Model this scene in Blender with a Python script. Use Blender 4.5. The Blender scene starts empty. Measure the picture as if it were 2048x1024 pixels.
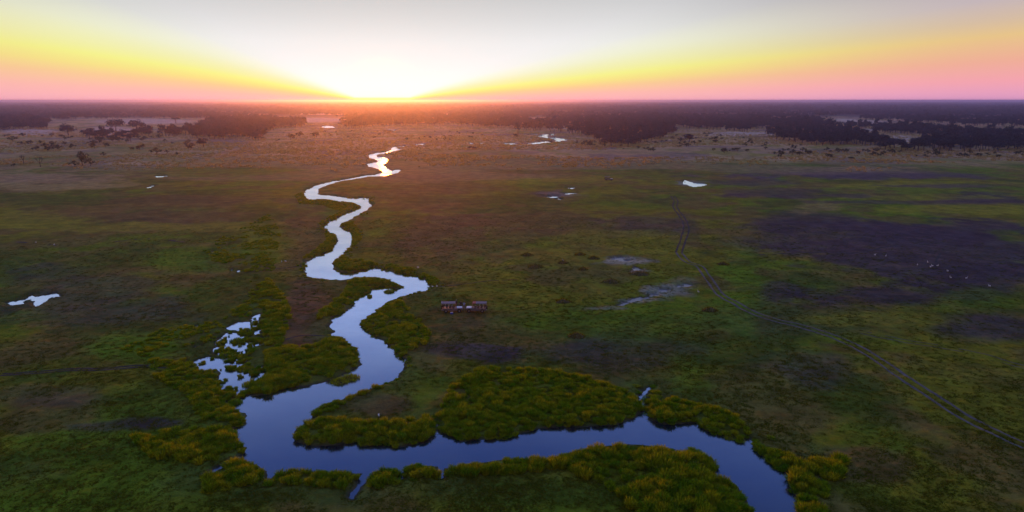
import bpy, bmesh, math, random
import numpy as np
from mathutils import Vector, Matrix
random.seed(7); np.random.seed(7)
def R(x): return x * (math.pi / 180)
scene = bpy.context.scene
col = scene.collection

# ------------------------------------------------------------------ camera
H = 45.0                      # the drone's height in metres
F = 1334.0                    # focal length for a frame 2048 wide
PITCH = math.atan(311.5 / F)
cam_d = bpy.data.cameras.new('camera')
cam = bpy.data.objects.new('camera', cam_d); col.objects.link(cam)
cam.location = (0, 0, H)
cam.rotation_euler = (math.pi / 2 - PITCH, 0, 0)
cam_d.sensor_width = 36.0
cam_d.lens = 36.0 * F / 2048.0
cam_d.clip_start = 0.5; cam_d.clip_end = 150000
scene.camera = cam

# ------------------------------------------------------------------ render look
scene.view_settings.view_transform = 'Standard'
scene.view_settings.look = 'None'
scene.view_settings.exposure = 0.0
scene.view_settings.gamma = 1.0
scene.view_settings.use_curve_mapping = False
scene.render.engine = 'CYCLES'
cy = scene.cycles
cy.use_denoising = True
try: cy.denoiser = 'OPENIMAGEDENOISE'
except Exception: pass
cy.max_bounces = 6; cy.transparent_max_bounces = 8; cy.volume_bounces = 1
cy.sample_clamp_indirect = 4.0

# ------------------------------------------------------------------ world: a sunset sky
SUN_AZ = math.atan((765 - 1024) / 1370.0)      # bearing from +Y, negative to the left
SUN_EL = R(1.6)
world = bpy.data.worlds.new('World'); scene.world = world
world.use_nodes = True
wn = world.node_tree.nodes; wl = world.node_tree.links
wn.clear()

def S(c):                                       # sRGB 0-255 to linear
    return tuple((v / 255 / 12.92) if v / 255 <= 0.04045 else ((v / 255 + 0.055) / 1.055) ** 2.4 for v in c)

class NT:
    def __init__(s, tree): s.t = tree; s.n = tree.nodes; s.l = tree.links
    def put(s, sock, v):
        if isinstance(v, bpy.types.NodeSocket): s.l.new(v, sock)
        else: sock.default_value = v
    def m(s, op, a, b=0.0, c=0.0, clamp=False):
        n = s.n.new('ShaderNodeMath'); n.operation = op; n.use_clamp = clamp
        s.put(n.inputs[0], a); s.put(n.inputs[1], b); s.put(n.inputs[2], c)
        return n.outputs[0]
    def mr(s, v, a, b, lo=0.0, hi=1.0, smooth=True):
        n = s.n.new('ShaderNodeMapRange'); n.interpolation_type = 'SMOOTHSTEP' if smooth else 'LINEAR'
        for i, x in enumerate((v, a, b, lo, hi)): s.put(n.inputs[i], x)
        return n.outputs[0]
    def ramp(s, fac, stops, interp='LINEAR'):
        n = s.n.new('ShaderNodeValToRGB'); cr = n.color_ramp; cr.interpolation = interp
        while len(cr.elements) < len(stops): cr.elements.new(0.5)
        for e, (p, c) in zip(cr.elements, stops):
            e.position = p; e.color = (*c[:3], 1) if not isinstance(c, (int, float)) else (c, c, c, 1)
        s.put(n.inputs[0], fac); return n.outputs[0]
    def mix(s, f, a, b, blend='MIX'):
        n = s.n.new('ShaderNodeMix'); n.data_type = 'RGBA'; n.blend_type = blend
        s.put(n.inputs[0], f)
        for i, v in ((6, a), (7, b)):
            if isinstance(v, tuple) and len(v) == 3: v = (*v, 1)
            s.put(n.inputs[i], v)
        return n.outputs[2]
    def scale(s, c, f):
        n = s.n.new('ShaderNodeVectorMath'); n.operation = 'SCALE'
        s.put(n.inputs[0], c); s.put(n.inputs[3], f); return n.outputs[0]

W = NT(world.node_tree)
tc = wn.new('ShaderNodeTexCoord')
rot = wn.new('ShaderNodeVectorRotate'); rot.rotation_type = 'Z_AXIS'
rot.inputs['Angle'].default_value = SUN_AZ       # turns the sun's bearing onto +Y
wl.new(tc.outputs['Generated'], rot.inputs['Vector'])
sx = wn.new('ShaderNodeSeparateXYZ'); wl.new(rot.outputs[0], sx.inputs[0])
deg = 180 / math.pi
el = W.m('MULTIPLY', W.m('ARCSINE', sx.outputs[2]), deg)
elp = W.m('MAXIMUM', el, 0.0)
az = W.m('MULTIPLY', W.m('ARCTAN2', sx.outputs[0], sx.outputs[1]), deg)
D = W.m('ABSOLUTE', az)
side = W.mr(W.m('SINE', W.m('DIVIDE', az, deg)), -0.25, 0.25, -1.0, 1.0)
slope = W.m('MULTIPLY_ADD', side, -0.034, 0.162)
P = W.m('MULTIPLY', W.m('SUBTRACT', 1.0, W.m('EXPONENT', W.m('MULTIPLY', W.m('MULTIPLY', slope, W.m('MAXIMUM', W.m('SUBTRACT', D, 2.2), 0.0)), -1 / 9.0))), 9.0)
P = W.m('ADD', P, 0.12)
t = W.m('DIVIDE', elp, P)
tf = W.m('DIVIDE', t, 3.0, clamp=True)
near_c = W.ramp(tf, [(0, S((252, 176, 190))), (.10, S((250, 184, 176))), (.20, S((246, 202, 150))), (.27, S((243, 224, 136))),
                     (.345, S((241, 240, 140))), (.43, S((238, 238, 172))), (.58, S((232, 234, 206))), (.78, S((227, 228, 226))), (1, S((229, 229, 231)))])
far_c = W.ramp(tf, [(0, S((226, 158, 200))), (.10, S((243, 163, 176))), (.20, S((238, 172, 152))), (.33, S((230, 194, 136))),
                    (.41, S((212, 186, 162))), (.52, S((196, 180, 186))), (1, S((176, 170, 190)))])
lo_sky = W.mix(W.mr(D, 19.0, 47.0), near_c, far_c)
bright = W.ramp(W.m('DIVIDE', elp, 10.0, clamp=True), [(0, .62), (.12, .62), (.25, .585), (.45, .535), (.65, .44), (.85, .36), (1, .32)])
wt = W.mr(t, 1.2, 2.4)
lo_sky = W.scale(lo_sky, W.m('MULTIPLY_ADD', W.m('SUBTRACT', W.m('MULTIPLY', bright, 2.0), 1.0), wt, 1.0))
hi_sky = W.ramp(W.m('DIVIDE', elp, 90.0), [(0, (.62, .62, .62)), (.095, (.58, .58, .60)), (.155, (.47, .52, .72)), (.22, (.34, .42, .72)),
                (.33, (.15, .24, .68)), (.50, (.16, .24, .60)), (1, (.16, .22, .54))])
hi_sky = W.scale(hi_sky, W.mr(D, 30.0, 170.0, 1.0, 0.55))
sky = W.mix(W.mr(el, 7.5, 16.0), lo_sky, hi_sky)
# the sun's own blaze, low on the horizon
dd = W.m('ADD', W.m('POWER', W.m('DIVIDE', az, 1.7), 2.0), W.m('POWER', W.m('DIVIDE', W.m('SUBTRACT', el, 0.2), 1.7), 2.0))
glow = W.m('EXPONENT', W.m('MULTIPLY', dd, -1.0))
gl = wn.new('ShaderNodeVectorMath'); gl.operation = 'SCALE'; gl.inputs[0].default_value = (3.5, 1.0, 0.0)
wl.new(glow, gl.inputs[3])
add = wn.new('ShaderNodeVectorMath'); add.operation = 'ADD'
wl.new(sky, add.inputs[0]); wl.new(gl.outputs[0], add.inputs[1])
# physical sky, faint, under the graded one
nis = wn.new('ShaderNodeTexSky'); nis.sky_type = 'NISHITA'; nis.sun_disc = False
nis.sun_elevation = SUN_EL; nis.sun_rotation = SUN_AZ; nis.altitude = 900
nsc = W.scale(nis.outputs[0], 0.006)
add2 = wn.new('ShaderNodeVectorMath'); add2.operation = 'ADD'
wl.new(add.outputs[0], add2.inputs[0]); wl.new(nsc, add2.inputs[1])
bg = wn.new('ShaderNodeBackground'); wo = wn.new('ShaderNodeOutputWorld')
wl.new(add2.outputs[0], bg.inputs[0]); bg.inputs[1].default_value = 1.0
wl.new(bg.outputs[0], wo.inputs[0])

# ------------------------------------------------------------------ sun
sl = bpy.data.lights.new('sun', 'SUN'); sun = bpy.data.objects.new('sun', sl); col.objects.link(sun)
sl.energy = 2.3; sl.angle = R(0.6); sl.color = (1.0, 0.21, 0.01)
sdir = Vector((math.sin(SUN_AZ) * math.cos(SUN_EL), math.cos(SUN_AZ) * math.cos(SUN_EL), math.sin(SUN_EL)))
sun.rotation_euler = (-sdir).to_track_quat('-Z', 'Y').to_euler()

# ------------------------------------------------------------------ helpers
def tag(o, label=None, cat=None, group=None, kind=None):
    if label: o['label'] = label
    if cat: o['category'] = cat
    if group: o['group'] = group
    if kind: o['kind'] = kind
    return o

def mesh_np(name, verts, quads=None, tris=None, mats=(), smooth=False, mat_idx=None):
    me = bpy.data.meshes.new(name)
    verts = np.asarray(verts, dtype=np.float32)
    loops, starts, tot = [], [], 0
    if quads is not None and len(quads):
        q = np.asarray(quads, dtype=np.int32); loops.append(q.ravel()); starts.append(np.arange(len(q)) * 4); tot = q.size
    if tris is not None and len(tris):
        q = np.asarray(tris, dtype=np.int32); loops.append(q.ravel()); starts.append(tot + np.arange(len(q)) * 3)
    loops = np.concatenate(loops).astype(np.int32); starts = np.concatenate(starts).astype(np.int32)
    me.vertices.add(len(verts)); me.vertices.foreach_set('co', verts.ravel())
    me.loops.add(len(loops)); me.loops.foreach_set('vertex_index', loops)
    me.polygons.add(len(starts)); me.polygons.foreach_set('loop_start', starts)
    if mat_idx is not None: me.polygons.foreach_set('material_index', np.asarray(mat_idx, dtype=np.int32))
    if smooth: me.polygons.foreach_set('use_smooth', np.ones(len(starts), dtype=bool))
    me.update(calc_edges=True)
    for m in mats: me.materials.append(m)
    return me

def obj(name, me, parent=None, link=True):
    o = bpy.data.objects.new(name, me)
    if link: col.objects.link(o)
    if parent: o.parent = parent
    return o

def empty(name, loc=(0, 0, 0), rz=0):
    o = bpy.data.objects.new(name, None); col.objects.link(o)
    o.location = loc; o.rotation_euler = (0, 0, rz); o.empty_display_size = 0.5
    return o

CP, SP = math.cos(PITCH), math.sin(PITCH)
def at(u, v, z=0.4):                            # the point of the plain seen at photo pixel (u, v)
    u = np.asarray(u, dtype=float); v = np.asarray(v, dtype=float)
    dx = u - 1024; up = 512 - v
    dy = F * CP + up * SP; dz = -F * SP + up * CP
    k = -(H - z) / dz
    return dx * k, dy * k
def pix(x, y, z=0.4):                           # the inverse, for asking where on the plain a traced outline lies
    dep = y * CP + (H - z) * SP
    up = y * SP - (H - z) * CP
    return 1024 + F * x / dep, 512 - F * up / dep
def poly(pts, off=(0, 0), s=1.0):
    p = np.array(pts, dtype=float) / s + np.array(off)
    x, y = at(p[:, 0], p[:, 1], 0.0)
    return np.stack([x, y], 1)

def inside(poly_, X, Y):
    res = np.zeros(X.shape, dtype=bool)
    x0, y0 = poly_[-1]
    for x1, y1 in poly_:
        c = ((y1 > Y) != (y0 > Y))
        if c.any():
            with np.errstate(divide='ignore', invalid='ignore'):
                res ^= c & (X < (x0 - x1) * (Y - y1) / (y0 - y1) + x1)
        x0, y0 = x1, y1
    return res

def sdf(poly_, X, Y, reach=25.0):
    out = np.full(X.shape, 1e3)
    lo = poly_.min(0) - reach; hi = poly_.max(0) + reach
    m = (X > lo[0]) & (X < hi[0]) & (Y > lo[1]) & (Y < hi[1])
    if not m.any(): return out
    x, y = X[m], Y[m]
    d = np.full(x.shape, 1e9)
    a = poly_[-1]
    for b in poly_:
        e = b - a; L = (e * e).sum() + 1e-9
        tt = np.clip(((x - a[0]) * e[0] + (y - a[1]) * e[1]) / L, 0, 1)
        d = np.minimum(d, (x - a[0] - tt * e[0]) ** 2 + (y - a[1] - tt * e[1]) ** 2)
        a = b
    d = np.sqrt(d)
    ins = inside(poly_, x, y)
    out[m] = np.where(ins, -d, d)
    return out

def vnoise(x, y, seed=0):
    xi = np.floor(x).astype(np.int64); yi = np.floor(y).astype(np.int64)
    fx = x - xi; fy = y - yi
    fx = fx * fx * fx * (fx * (fx * 6 - 15) + 10); fy = fy * fy * fy * (fy * (fy * 6 - 15) + 10)
    def h(a, b):
        n = (a * 374761393 + b * 668265263 + seed * 1442695041) & 0xffffffff
        n = ((n ^ (n >> 13)) * 1274126177) & 0xffffffff
        n = ((n ^ (n >> 16)) * 2246822519) & 0xffffffff
        return ((n ^ (n >> 15)) & 0xffffff) / float(0xffffff)
    return (h(xi, yi) * (1 - fx) + h(xi + 1, yi) * fx) * (1 - fy) + (h(xi, yi + 1) * (1 - fx) + h(xi + 1, yi + 1) * fx) * fy
def fbm(x, y, sc, octv=4, seed=0, gain=0.5):
    s = 0; a = 1; tot = 0; f = 1.0 / sc
    for i in range(octv):
        c, sn = math.cos(i * 1.1 + .4), math.sin(i * 1.1 + .4)
        s = s + a * vnoise((x * c - y * sn) * f + i * 17.3, (x * sn + y * c) * f - i * 9.1, seed + i); tot += a; a *= gain; f *= 2.03
    return s / tot                                # 0..1
def sstep(a, b, v):
    k = np.clip((v - a) / (b - a), 0, 1); return k * k * (3 - 2 * k)

# ------------------------------------------------------------------ water outlines (photo pixels, laid onto the plain)
river_px = [(817,291),(788.5,293.6),(779.7,296.6),(783.2,300.6),(770.9,303.6),(753.3,305.9),(736.6,310),(740,316.5),(749.8,318.2),(756,324),
 (733,327.3),(737.5,333.1),(751.6,336.3),(762,341),(767.4,345.5),(751.6,349),(728.7,351),(711,355.1),(697,357.8),(674,361.3),(648,366.9),
 (631,371.3),(620.6,376.2),(607.5,385.9),(611,392.9),(616,398.7),(630,400),(639,398.2),(658.4,399),(674,402.6),(693.6,404.3),(707.6,406),
 (718,410),(724,413.4),(706.6,422.3),(683,431.6),(659.7,443.4),(646.8,452.7),(655,461.4),(669,468),(673.8,483.2),(663.2,495),(662,500.8),
 (648,507.8),(628,510.2),(625.7,520),(611.6,522.4),(614,531.3),(610,544.2),(615,553.5),(626.9,556.6),(657.4,559),(685.5,560.6),(697.2,558.2),
 (725.3,554.7),(758,556),(779,560.6),(807.4,573),(798,579.3),(773.4,574),(760.5,573.5),(746.4,574.6),(741.7,584),(730,587.5),(710,599.2),
 (707.8,612),(694.9,621.5),(666.9,634),(664.5,644.6),(658,651.6),(669.2,663.3),(663.3,670.4),(682,675),(697.3,686.8),(713.7,697.3),
 (710,706.7),(712.5,716),(725.4,727.8),(713.7,736),(690.3,747.7),(666.9,760.6),(645.8,765.7),(614,773.8),(572.5,776),(531,790.4),(512,792),
 (497,788),(497,777),(484,772),(500,762),(529,751),(533,746),(517,740),(500,745),(478,752),(464,745),(466,730),(475,722),(478,710),(490,695),
 (500,688),(520,687),(520,681),(500,682),(470,680),(467,674),(458,668),(441,683),(445,689),(455,693),(438,697),(440,705),(460,712),(470,714),
 (462,722),(440,722),(432,730),(425,722),(408,719),(391,727),(412,738),(430,731),(462,733),(452,736),(455,741),(460,746),(452,751),(448,758),
 (441,770),(447,780),(455,793),(448,803),(462,815),(490,825.6),(494,832),(481.5,850.4),(456.6,865),(469,877),(491.8,896),(485.6,908),
 (466,919),(448,927),(407,950),(412,952),(452,932),(481,918),(498,923),(514.6,935),(531,943.5),(531,964),(543.6,960),(556,945.6),(600,942),
 (641,945.6),(724,947.7),(712,968),(697,996),(706,998),(722,975),(740.7,952),(765.6,937),(797,940),(801,960),(806,958),(811,932),(840,931),(875,933),(879,956),
 (884,956),(889.7,937),(931,931),(972.5,925),(1014,917),(1060,917),(1099,915.7),(1151.5,902.6),(1204,891.3),(1275,888.3),(1354,897),(1361,919),
 (1380,895),(1418,910),(1436.6,936.3),(1418,953),(1448,955),(1470,970),(1489,996),(1504,1024),(1512,1080),(1500,1160),(1490,1300),(1620,1300),(1612,1160),(1600,1080),
 (1594,1023),(1599.8,999),(1588.7,990),(1575.7,965.8),(1590.5,947),(1605,923),(1594,938),(1570,945.4),(1555,939.8),(1551.5,929.6),
 (1525.6,915.7),(1506,899),(1508.9,886),(1497.7,878.6),(1481,887.8),(1440,872),(1405,859),(1391.6,846.3),(1331.6,850),(1299.7,840.7),(1294,827.5),
 (1288,805),(1290,790),(1304,774.3),(1286,783),(1278,797.5),(1282,825.7),(1264,838.8),(1230,850),(1174,854.6),(1102.8,855.7),(1061.5,861.3),
 (1022,876.5),(964,878),(923,881.5),(898,869),(875,869),(874,846),(865,845),(869,871),(848,883.5),(807,894),(797.3,896.7),(766.3,886.4),
 (727.7,894),(717.3,883.8),(694,886.4),(663,891.5),(624.5,893.6),(596,885),(585,873.5),(591,858),(611.6,843.8),(623,837.4),(624.5,827),
 (637.4,815.5),(673.5,802.6),(694,794.8),(714.8,787),(751,771.6),(774,766.4),(794.6,754.7),(801.6,744),(804,730),(812,719.6),(802.7,717),
 (787.5,709),(788.7,696),(779.3,692.6),(770,682),(748.9,675),(730,661),(717.2,649.3),(734.8,632.9),(748.8,625),(772.2,606.3),(798,593.4),
 (826,587.5),(837.8,582.8),(850.7,582.4),(861.3,573.5),(853,560.6),(833,553.5),(814.4,547.7),(791,544.9),(765,540.6),(753.5,537),(740.6,532.4),
 (732.4,540),(706.6,544.2),(680.8,545.3),(666.7,538.3),(664.4,524.2),(680.8,514.9),(686.7,505.5),(701.9,493.8),(707.8,479.7),(703,464.5),
 (687.8,458.6),(680.8,452.7),(683,448),(701.9,438.7),(720.6,428),(744.5,411.4),(737.5,405.2),(740,396.4),(725,395.5),(713,397.3),(691.8,395.5),
 (672.5,393),(655,390.3),(635.6,388.5),(638,380.6),(635.6,378),(658.4,369.2),(683,362),(709.4,358.6),(735.7,354.2),(760.4,352.5),(765.6,353.4),
 (778,349.8),(793.7,346.3),(802.5,341.6),(797.3,338.8),(781.4,341.6),(772.7,335.8),(766.5,330.5),(775.3,323.5),(773.5,314.7),(758.6,313.5),
 (750.7,311.7),(770.9,307.3),(786.7,303.3),(805,298),(790,295.9),(817.5,292)]
marsh_px = [(521,628),(509,632),(505,645),(480,646),(462,653),(460,657),(480,658),(490,662),(487,672),(507,667),(522,652),(515,642)]
o8 = ((940, 240), 8.533); o31 = ((1024, 160), 4.0); o21 = ((512, 160), 4.0); o11 = ((0, 160), 4.0); o12 = ((0, 380), 3.9375); o32 = ((1024, 380), 3.9375)
pools = [   # label, outline, offset, scale
 ('bright winding backwater shining before the far woods right of the river', [(945,232),(1060,228),(1180,238),(1300,246),(1420,238),(1430,252),(1350,262),(1340,285),(1460,305),(1580,325),(1660,345),(1560,357),(1450,374),(1500,345),(1450,327),(1350,310),(1260,300),(1190,284),(1260,276),(1180,256),(1050,250)], *o8),
 ('long thin gleaming channel below the far backwater', [(950,412),(1060,394),(1200,380),(1340,362),(1420,372),(1340,387),(1200,400),(1060,414)], *o8),
 ('short thin gleaming channel left of the far backwater', [(590,400),(700,396),(820,408),(830,416),(700,420),(620,413)], *o8),
 ('small bright slit of water beyond the last river bend', [(130,394),(190,392),(240,398),(180,404)], *o8),
 ('tiny bright slit of water west of the thin channels', [(20,392),(60,394),(70,400),(22,405)], *o8),
 ('star shaped pale pool on the dark grass at far left', [(60,890),(140,868),(215,850),(235,820),(260,815),(285,835),(370,828),(430,812),(435,830),(490,830),(440,845),(400,860),(350,885),(290,918),(270,880),(220,870),(180,900),(80,905)], *o12),
 ('small thin white pool above another on the left plain', [(1240,768),(1340,765),(1335,774),(1265,782),(1245,780)], *o11),
 ('tiny broken pool lower of two on the left plain', [(1170,868),(1215,845),(1250,843),(1210,855),(1200,868)], *o11),
 ('white ragged pool beside the upper end of the track', [(1365,800),(1420,815),(1455,825),(1530,828),(1555,840),(1530,852),(1450,860),(1410,845),(1345,825),(1380,818)], *o31),
 ('little pale pool above the ragged flood puddles', [(455,863),(500,862),(500,874),(462,875)], *o31),
 ('flat pale puddle in the shallow flood east of the river', [(400,908),(460,903),(520,905),(520,914),(430,919)], *o31),
 ('long pale puddle in the shallow flood', [(265,935),(330,930),(380,938),(330,948)], *o31),
 ('lowest pale puddle in the shallow flood', [(330,950),(410,950),(400,960)], *o31),
 ('golden sliver of water before the far woods left of the sun', [(535,375),(560,368),(600,370),(620,384),(560,382)], *o21),
 ('golden fleck of water under the sun before the woods', [(1080,393),(1105,393),(1095,410),(1070,408)], *o21),
 ('gleaming speck of water above the end of the river', [(1290,514),(1338,510),(1334,520),(1292,522)], *o21),
 ('lilac sheen of standing water on bare mud', [(780,540),(830,535),(870,530),(890,555),(930,565),(860,568),(800,555)], *o32),
 ('small lilac puddle on bare mud beside the larger sheen', [(955,608),(1015,628),(1000,638),(960,634)], *o32),
 ('blue streak of shallow water on the mud east of the vehicles', [(820,914),(900,890),(960,862),(1005,843),(1030,850),(1100,828),(1180,790),(1220,786),(1210,800),(1090,850),(1000,870),(900,903)], *o32),
 ('bright little puddle at the head of the blue mud streak', [(1310,762),(1350,745),(1395,750),(1370,762),(1330,770)], *o32),
 ('white flooded slot in the reeds left of the river', [(1635,487),(1660,484),(1685,496),(1660,499)], *o12),
 ('small flooded gap in the reeds below the white slot', [(1795,630),(1850,626),(1905,645),(1870,655),(1850,640)], *o12),
 ('narrow bright runnel among the left reeds', [(180,265),(240,264),(300,283),(240,274)], (340, 600), 5.119),
 ('short bright runnel under the marsh green', [(235,487),(318,465),(315,476),(245,492)], (340, 600), 5.119),
]
river = poly(river_px); marsh = poly(marsh_px)
pool_polys = [poly(p, off, s) for (_, p, off, s) in pools]

MX, MY = [float(q) for q in at(474, 722)]; MX2, MY2 = [float(q) for q in at(492, 668)]
def water_sd(X, Y):
    d = sdf(river, X, Y, 40.0)
    d = np.minimum(d, sdf(marsh, X, Y, 10))
    d = d - 1.5 * np.exp(-((X - MX) ** 2 + (Y - MY) ** 2) / 9.0 ** 2)
    d = d - 1.1 * np.exp(-((X - MX2) ** 2 + (Y - MY2) ** 2) / 8.0 ** 2)
    return d
def all_sd(X, Y):
    dist = np.hypot(X, Y)
    w = water_sd(X, Y)
    p = np.full(X.shape, 1e3)
    for q in pool_polys: p = np.minimum(p, sdf(q, X, Y, 15))
    amp = np.clip(dist * 0.0035, .25, 3.0)
    n = (fbm(X, Y, 1.1, 3, 5) - .5) * 2
    n2 = (fbm(X, Y, 4.0, 3, 15) - .5) * 2
    return w + n * np.minimum(amp, 1.6) + n2 * np.minimum(amp, 1.6) * .8, p + n * np.minimum(amp, .8) * 2.6 + .1 - np.clip((dist - 450) * .006, 0, 3.5), n

# ------------------------------------------------------------------ ground: one sheet in rings round the drone
th = np.concatenate([R(np.linspace(85, 37, 14)[:-1]), R(np.linspace(37, 0.105, 820))])
rad = H / np.tan(th)
azs = np.concatenate([R(np.linspace(-42, 42, 980)), R(np.linspace(42, 318, 62)[1:-1])])
nr, nc = len(rad), len(azs)
RR, AA = np.meshgrid(rad, azs, indexing='ij')
GX = RR * np.sin(AA); GY = RR * np.cos(AA)
def terrain(X, Y, full=False):
    dist = np.hypot(X, Y)
    w, p, n = all_sd(X, Y)
    rough = (fbm(X, Y, 2.2, 4, 31) - .5) * .24 * (1 - sstep(250, 600, dist)) + (fbm(X, Y, 22, 3, 32) - .5) * .4
    base = .50 + rough
    zr = np.clip(w * .30, -.7, .45)
    zp = np.clip(p * .3, -.25, .45)
    z = np.where(w < 2.5, zr + (base - .45) * sstep(.3, 2.5, w), base)
    zz = np.where(p < 3, zp + (base - .45) * sstep(.3, 3, p), base)
    z = np.minimum(z, zz)
    z = np.where((w > 0.15) & (p > 0.15), np.maximum(z, 0.03), z)
    if full: return z, w, p
    return z
GZ, GW, GP = terrain(GX, GY, True)
def terr(x, y):
    return float(terrain(np.array([x], dtype=float), np.array([y], dtype=float))[0])

PU, PV = pix(GX, GY)
front = GY > 5
PU = np.where(front, PU, -5000); PV = np.where(front, PV, 3000)

def lerp(a, b, m): return a + (np.array(b) - a) * m[..., None]
dist = np.hypot(GX, GY)
olive = np.array((.135, .128, .010)); green = np.array((.085, .145, .008)); dkgreen = np.array((.050, .080, .010))
brown = np.array((.125, .070, .032)); tan = np.array((.44, .27, .14)); purple = np.array((.060, .042, .052)); straw = np.array((.26, .19, .06))
C = np.zeros(GX.shape + (3,)) + olive
n1 = fbm(GX, GY, 38, 5, 1); n2 = fbm(GX, GY, 14, 5, 2); n3 = fbm(GX, GY, 90, 4, 3); n4 = fbm(GX, GY, 5, 4, 4); n5 = fbm(GX, GY, 30, 5, 44, .62)
C = lerp(C, green, sstep(.46, .66, n1) * .8)
C = lerp(C, brown, sstep(.48, .66, n2) * .55)
C = lerp(C, dkgreen, sstep(.5, .68, n5) * .75)
# soft patches seen in the photograph (ellipses in its pixels, colour, strength)
def blob(cu, cv, ru, rv, c, k, rag=.55):
    global C
    q = np.sqrt(((PU - cu) / ru) ** 2 + ((PV - cv) / rv) ** 2) + (n2 - .5) * rag * 2.6 + (n4 - .5) * rag * 1.0 + (n1 - .5) * rag * 2
    C = lerp(C, c, (1 - sstep(.55, 1.15, q)) * k)
blobs = [
 (620, 470, 70, 60, brown, .6), (600, 640, 45, 90, brown, .95), (620, 600, 60, 40, brown, .8), (900, 480, 120, 60, brown, .7), (860, 390, 130, 40, brown, .6),
 (300, 440, 230, 40, brown, .6), (160, 590, 200, 80, purple * 1.1, .45), (1050, 450, 160, 40, brown, .55),
 (960, 700, 120, 25, purple, .8), (760, 810, 90, 25, brown * .9, .8), (930, 650, 110, 40, brown * .9, .6),
 (1120, 700, 140, 30, purple, .5), (1250, 740, 130, 40, brown * .75, .6), (1600, 740, 120, 50, purple, .55), (1700, 930, 130, 40, brown * .8, .7),
 (1880, 505, 300, 62, purple, .88), (1700, 470, 240, 40, purple, .6), (1960, 560, 140, 40, purple * .9, .7), (1560, 640, 240, 40, purple, .3), (1450, 700, 200, 40, dkgreen, .6), (1250, 700, 180, 40, purple * .8, .45), (1740, 590, 190, 26, purple * .85, .85), (1560, 580, 60, 25, purple * .85, .7), (1980, 650, 100, 30, purple * .85, .8), (1960, 395, 110, 12, purple, .8),
 (1900, 460, 170, 25, purple * .9, .8), (1620, 440, 110, 30, purple * .9, .6), (1680, 345, 220, 16, purple * 1.2, .6), (1560, 385, 120, 10, purple, .6), (1290, 450, 90, 20, purple, .5),
 (1375, 460, 28, 35, purple, .35), (1000, 400, 250, 8, dkgreen, .5),
 (250, 455, 260, 14, olive * 1.5, .6), (60, 440, 90, 22, olive * 1.4, .6), (380, 530, 120, 30, green * 1.2, .7), (280, 690, 130, 35, green * 1.25, .8), (520, 480, 60, 40, olive * 1.4, .6),
 (1150, 510, 260, 45, olive * 1.3, .6), (1180, 580, 170, 40, olive * 1.15, .6), (1330, 640, 200, 50, green * 1.1, .5), (1480, 560, 60, 50, green * 1.2, .7), (1900, 750, 160, 60, olive * 1.15, .6),
 (1750, 640, 150, 15, olive * 1.3, .6), (1640, 415, 80, 14, straw * .9, .7), (1900, 420, 200, 12, olive * 1.7, .6), (1950, 605, 90, 25, green, .5), (1800, 370, 260, 8, olive * 1.6, .6), (1800, 395, 200, 7, olive * 1.6, .5),
 (40, 360, 170, 22, tan * .75, .7), (100, 372, 200, 8, straw, .8), (90, 400, 300, 14, dkgreen, .75), (1430, 335, 350, 12, dkgreen * 1.3, .5), (1280, 350, 150, 12, dkgreen * 1.3, .5),
 (1100, 385, 200, 10, olive * 1.2, .5), (1130, 360, 160, 10, olive * 1.7, .5), (1750, 352, 300, 7, purple * 1.3, .8), (1500, 365, 140, 8, purple * 1.1, .6), (1900, 372, 160, 5, purple * 1.1, .7), (1640, 392, 200, 6, purple, .7), (1800, 405, 260, 5, purple, .6), (350, 400, 200, 10, brown, .5), (1000, 350, 200, 9, brown * 1.1, .5), (500, 345, 150, 14, dkgreen * 1.6, .5), (1100, 390, 60, 9, purple, .6),
 (200, 855, 130, 14, purple, .6), (120, 800, 120, 25, purple, .35), (300, 848, 90, 14, purple * .8, .8), (600, 990, 200, 25, dkgreen * .9, .7), (1040, 985, 200, 30, dkgreen * .9, .7),
]
for b in blobs: blob(*b)
# dry tan plains in the distance, banded
far_m = sstep(338, 300, PV + (n1 - .5) * 50 + (n3 - .5) * 50)
far_m = np.where(front, far_m, 0)
band = fbm(GX * .35, GY, 60, 4, 8)
tancol = tan * (.72 + .6 * band[..., None])
C = C * (1 - far_m[..., None] * .85) + tancol * far_m[..., None] * .85
C = lerp(C, olive * 1.4, sstep(.52, .64, n5) * far_m * .75)
C = lerp(C, purple * 1.8, sstep(.52, .66, fbm(GX, GY, 45, 4, 77)) * far_m * .55)
mid = sstep(395, 330, PV) * (1 - far_m)
C = lerp(C, tan * .7, mid * sstep(.48, .62, band) * .45)
# pale clearings between the far woods
CLEAR = [(285, 243, 110, 5.5), (60, 264, 60, 6), (220, 262, 60, 9), (620, 240, 80, 5), (1370, 230, 50, 2.2), (1440, 231.5, 60, 2.4), (1075, 239, 20, 3), (1730, 245, 55, 5), (1690, 240, 25, 2.5), (1790, 252, 40, 5),
         (1960, 261, 70, 3.0), (1800, 280, 50, 10), (2040, 265, 25, 3), (900, 229, 30, 1.5), (170, 219, 30, 1.3), (640, 228, 60, 1.6), (360, 219, 40, 1.2), (1200, 217, 25, 1.2), (1890, 265, 30, 3), (1720, 262, 40, 5), (1480, 268, 80, 4.5), (1655, 257, 40, 2.2), (1130, 258, 50, 1.8), (1560, 241, 50, 1.4), (1330, 246, 40, 1.6), (1950, 236, 70, 1.6), (1620, 226, 60, 1.2), (1250, 228, 50, 1.2), (480, 228, 60, 1.3), (80, 228, 60, 1.4)]
def clearing(u, v, grow=1.0):
    m = np.zeros(np.shape(u))
    for cu, cv, ru, rv in CLEAR:
        m = np.maximum(m, 1 - sstep(.7, 1.1, np.sqrt(((u - cu) / ru) ** 2 + ((v - cv) / rv) ** 2) / grow))
    return m
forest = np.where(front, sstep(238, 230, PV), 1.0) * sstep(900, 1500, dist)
C = lerp(C, (.028, .032, .036), forest * .92)
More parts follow.
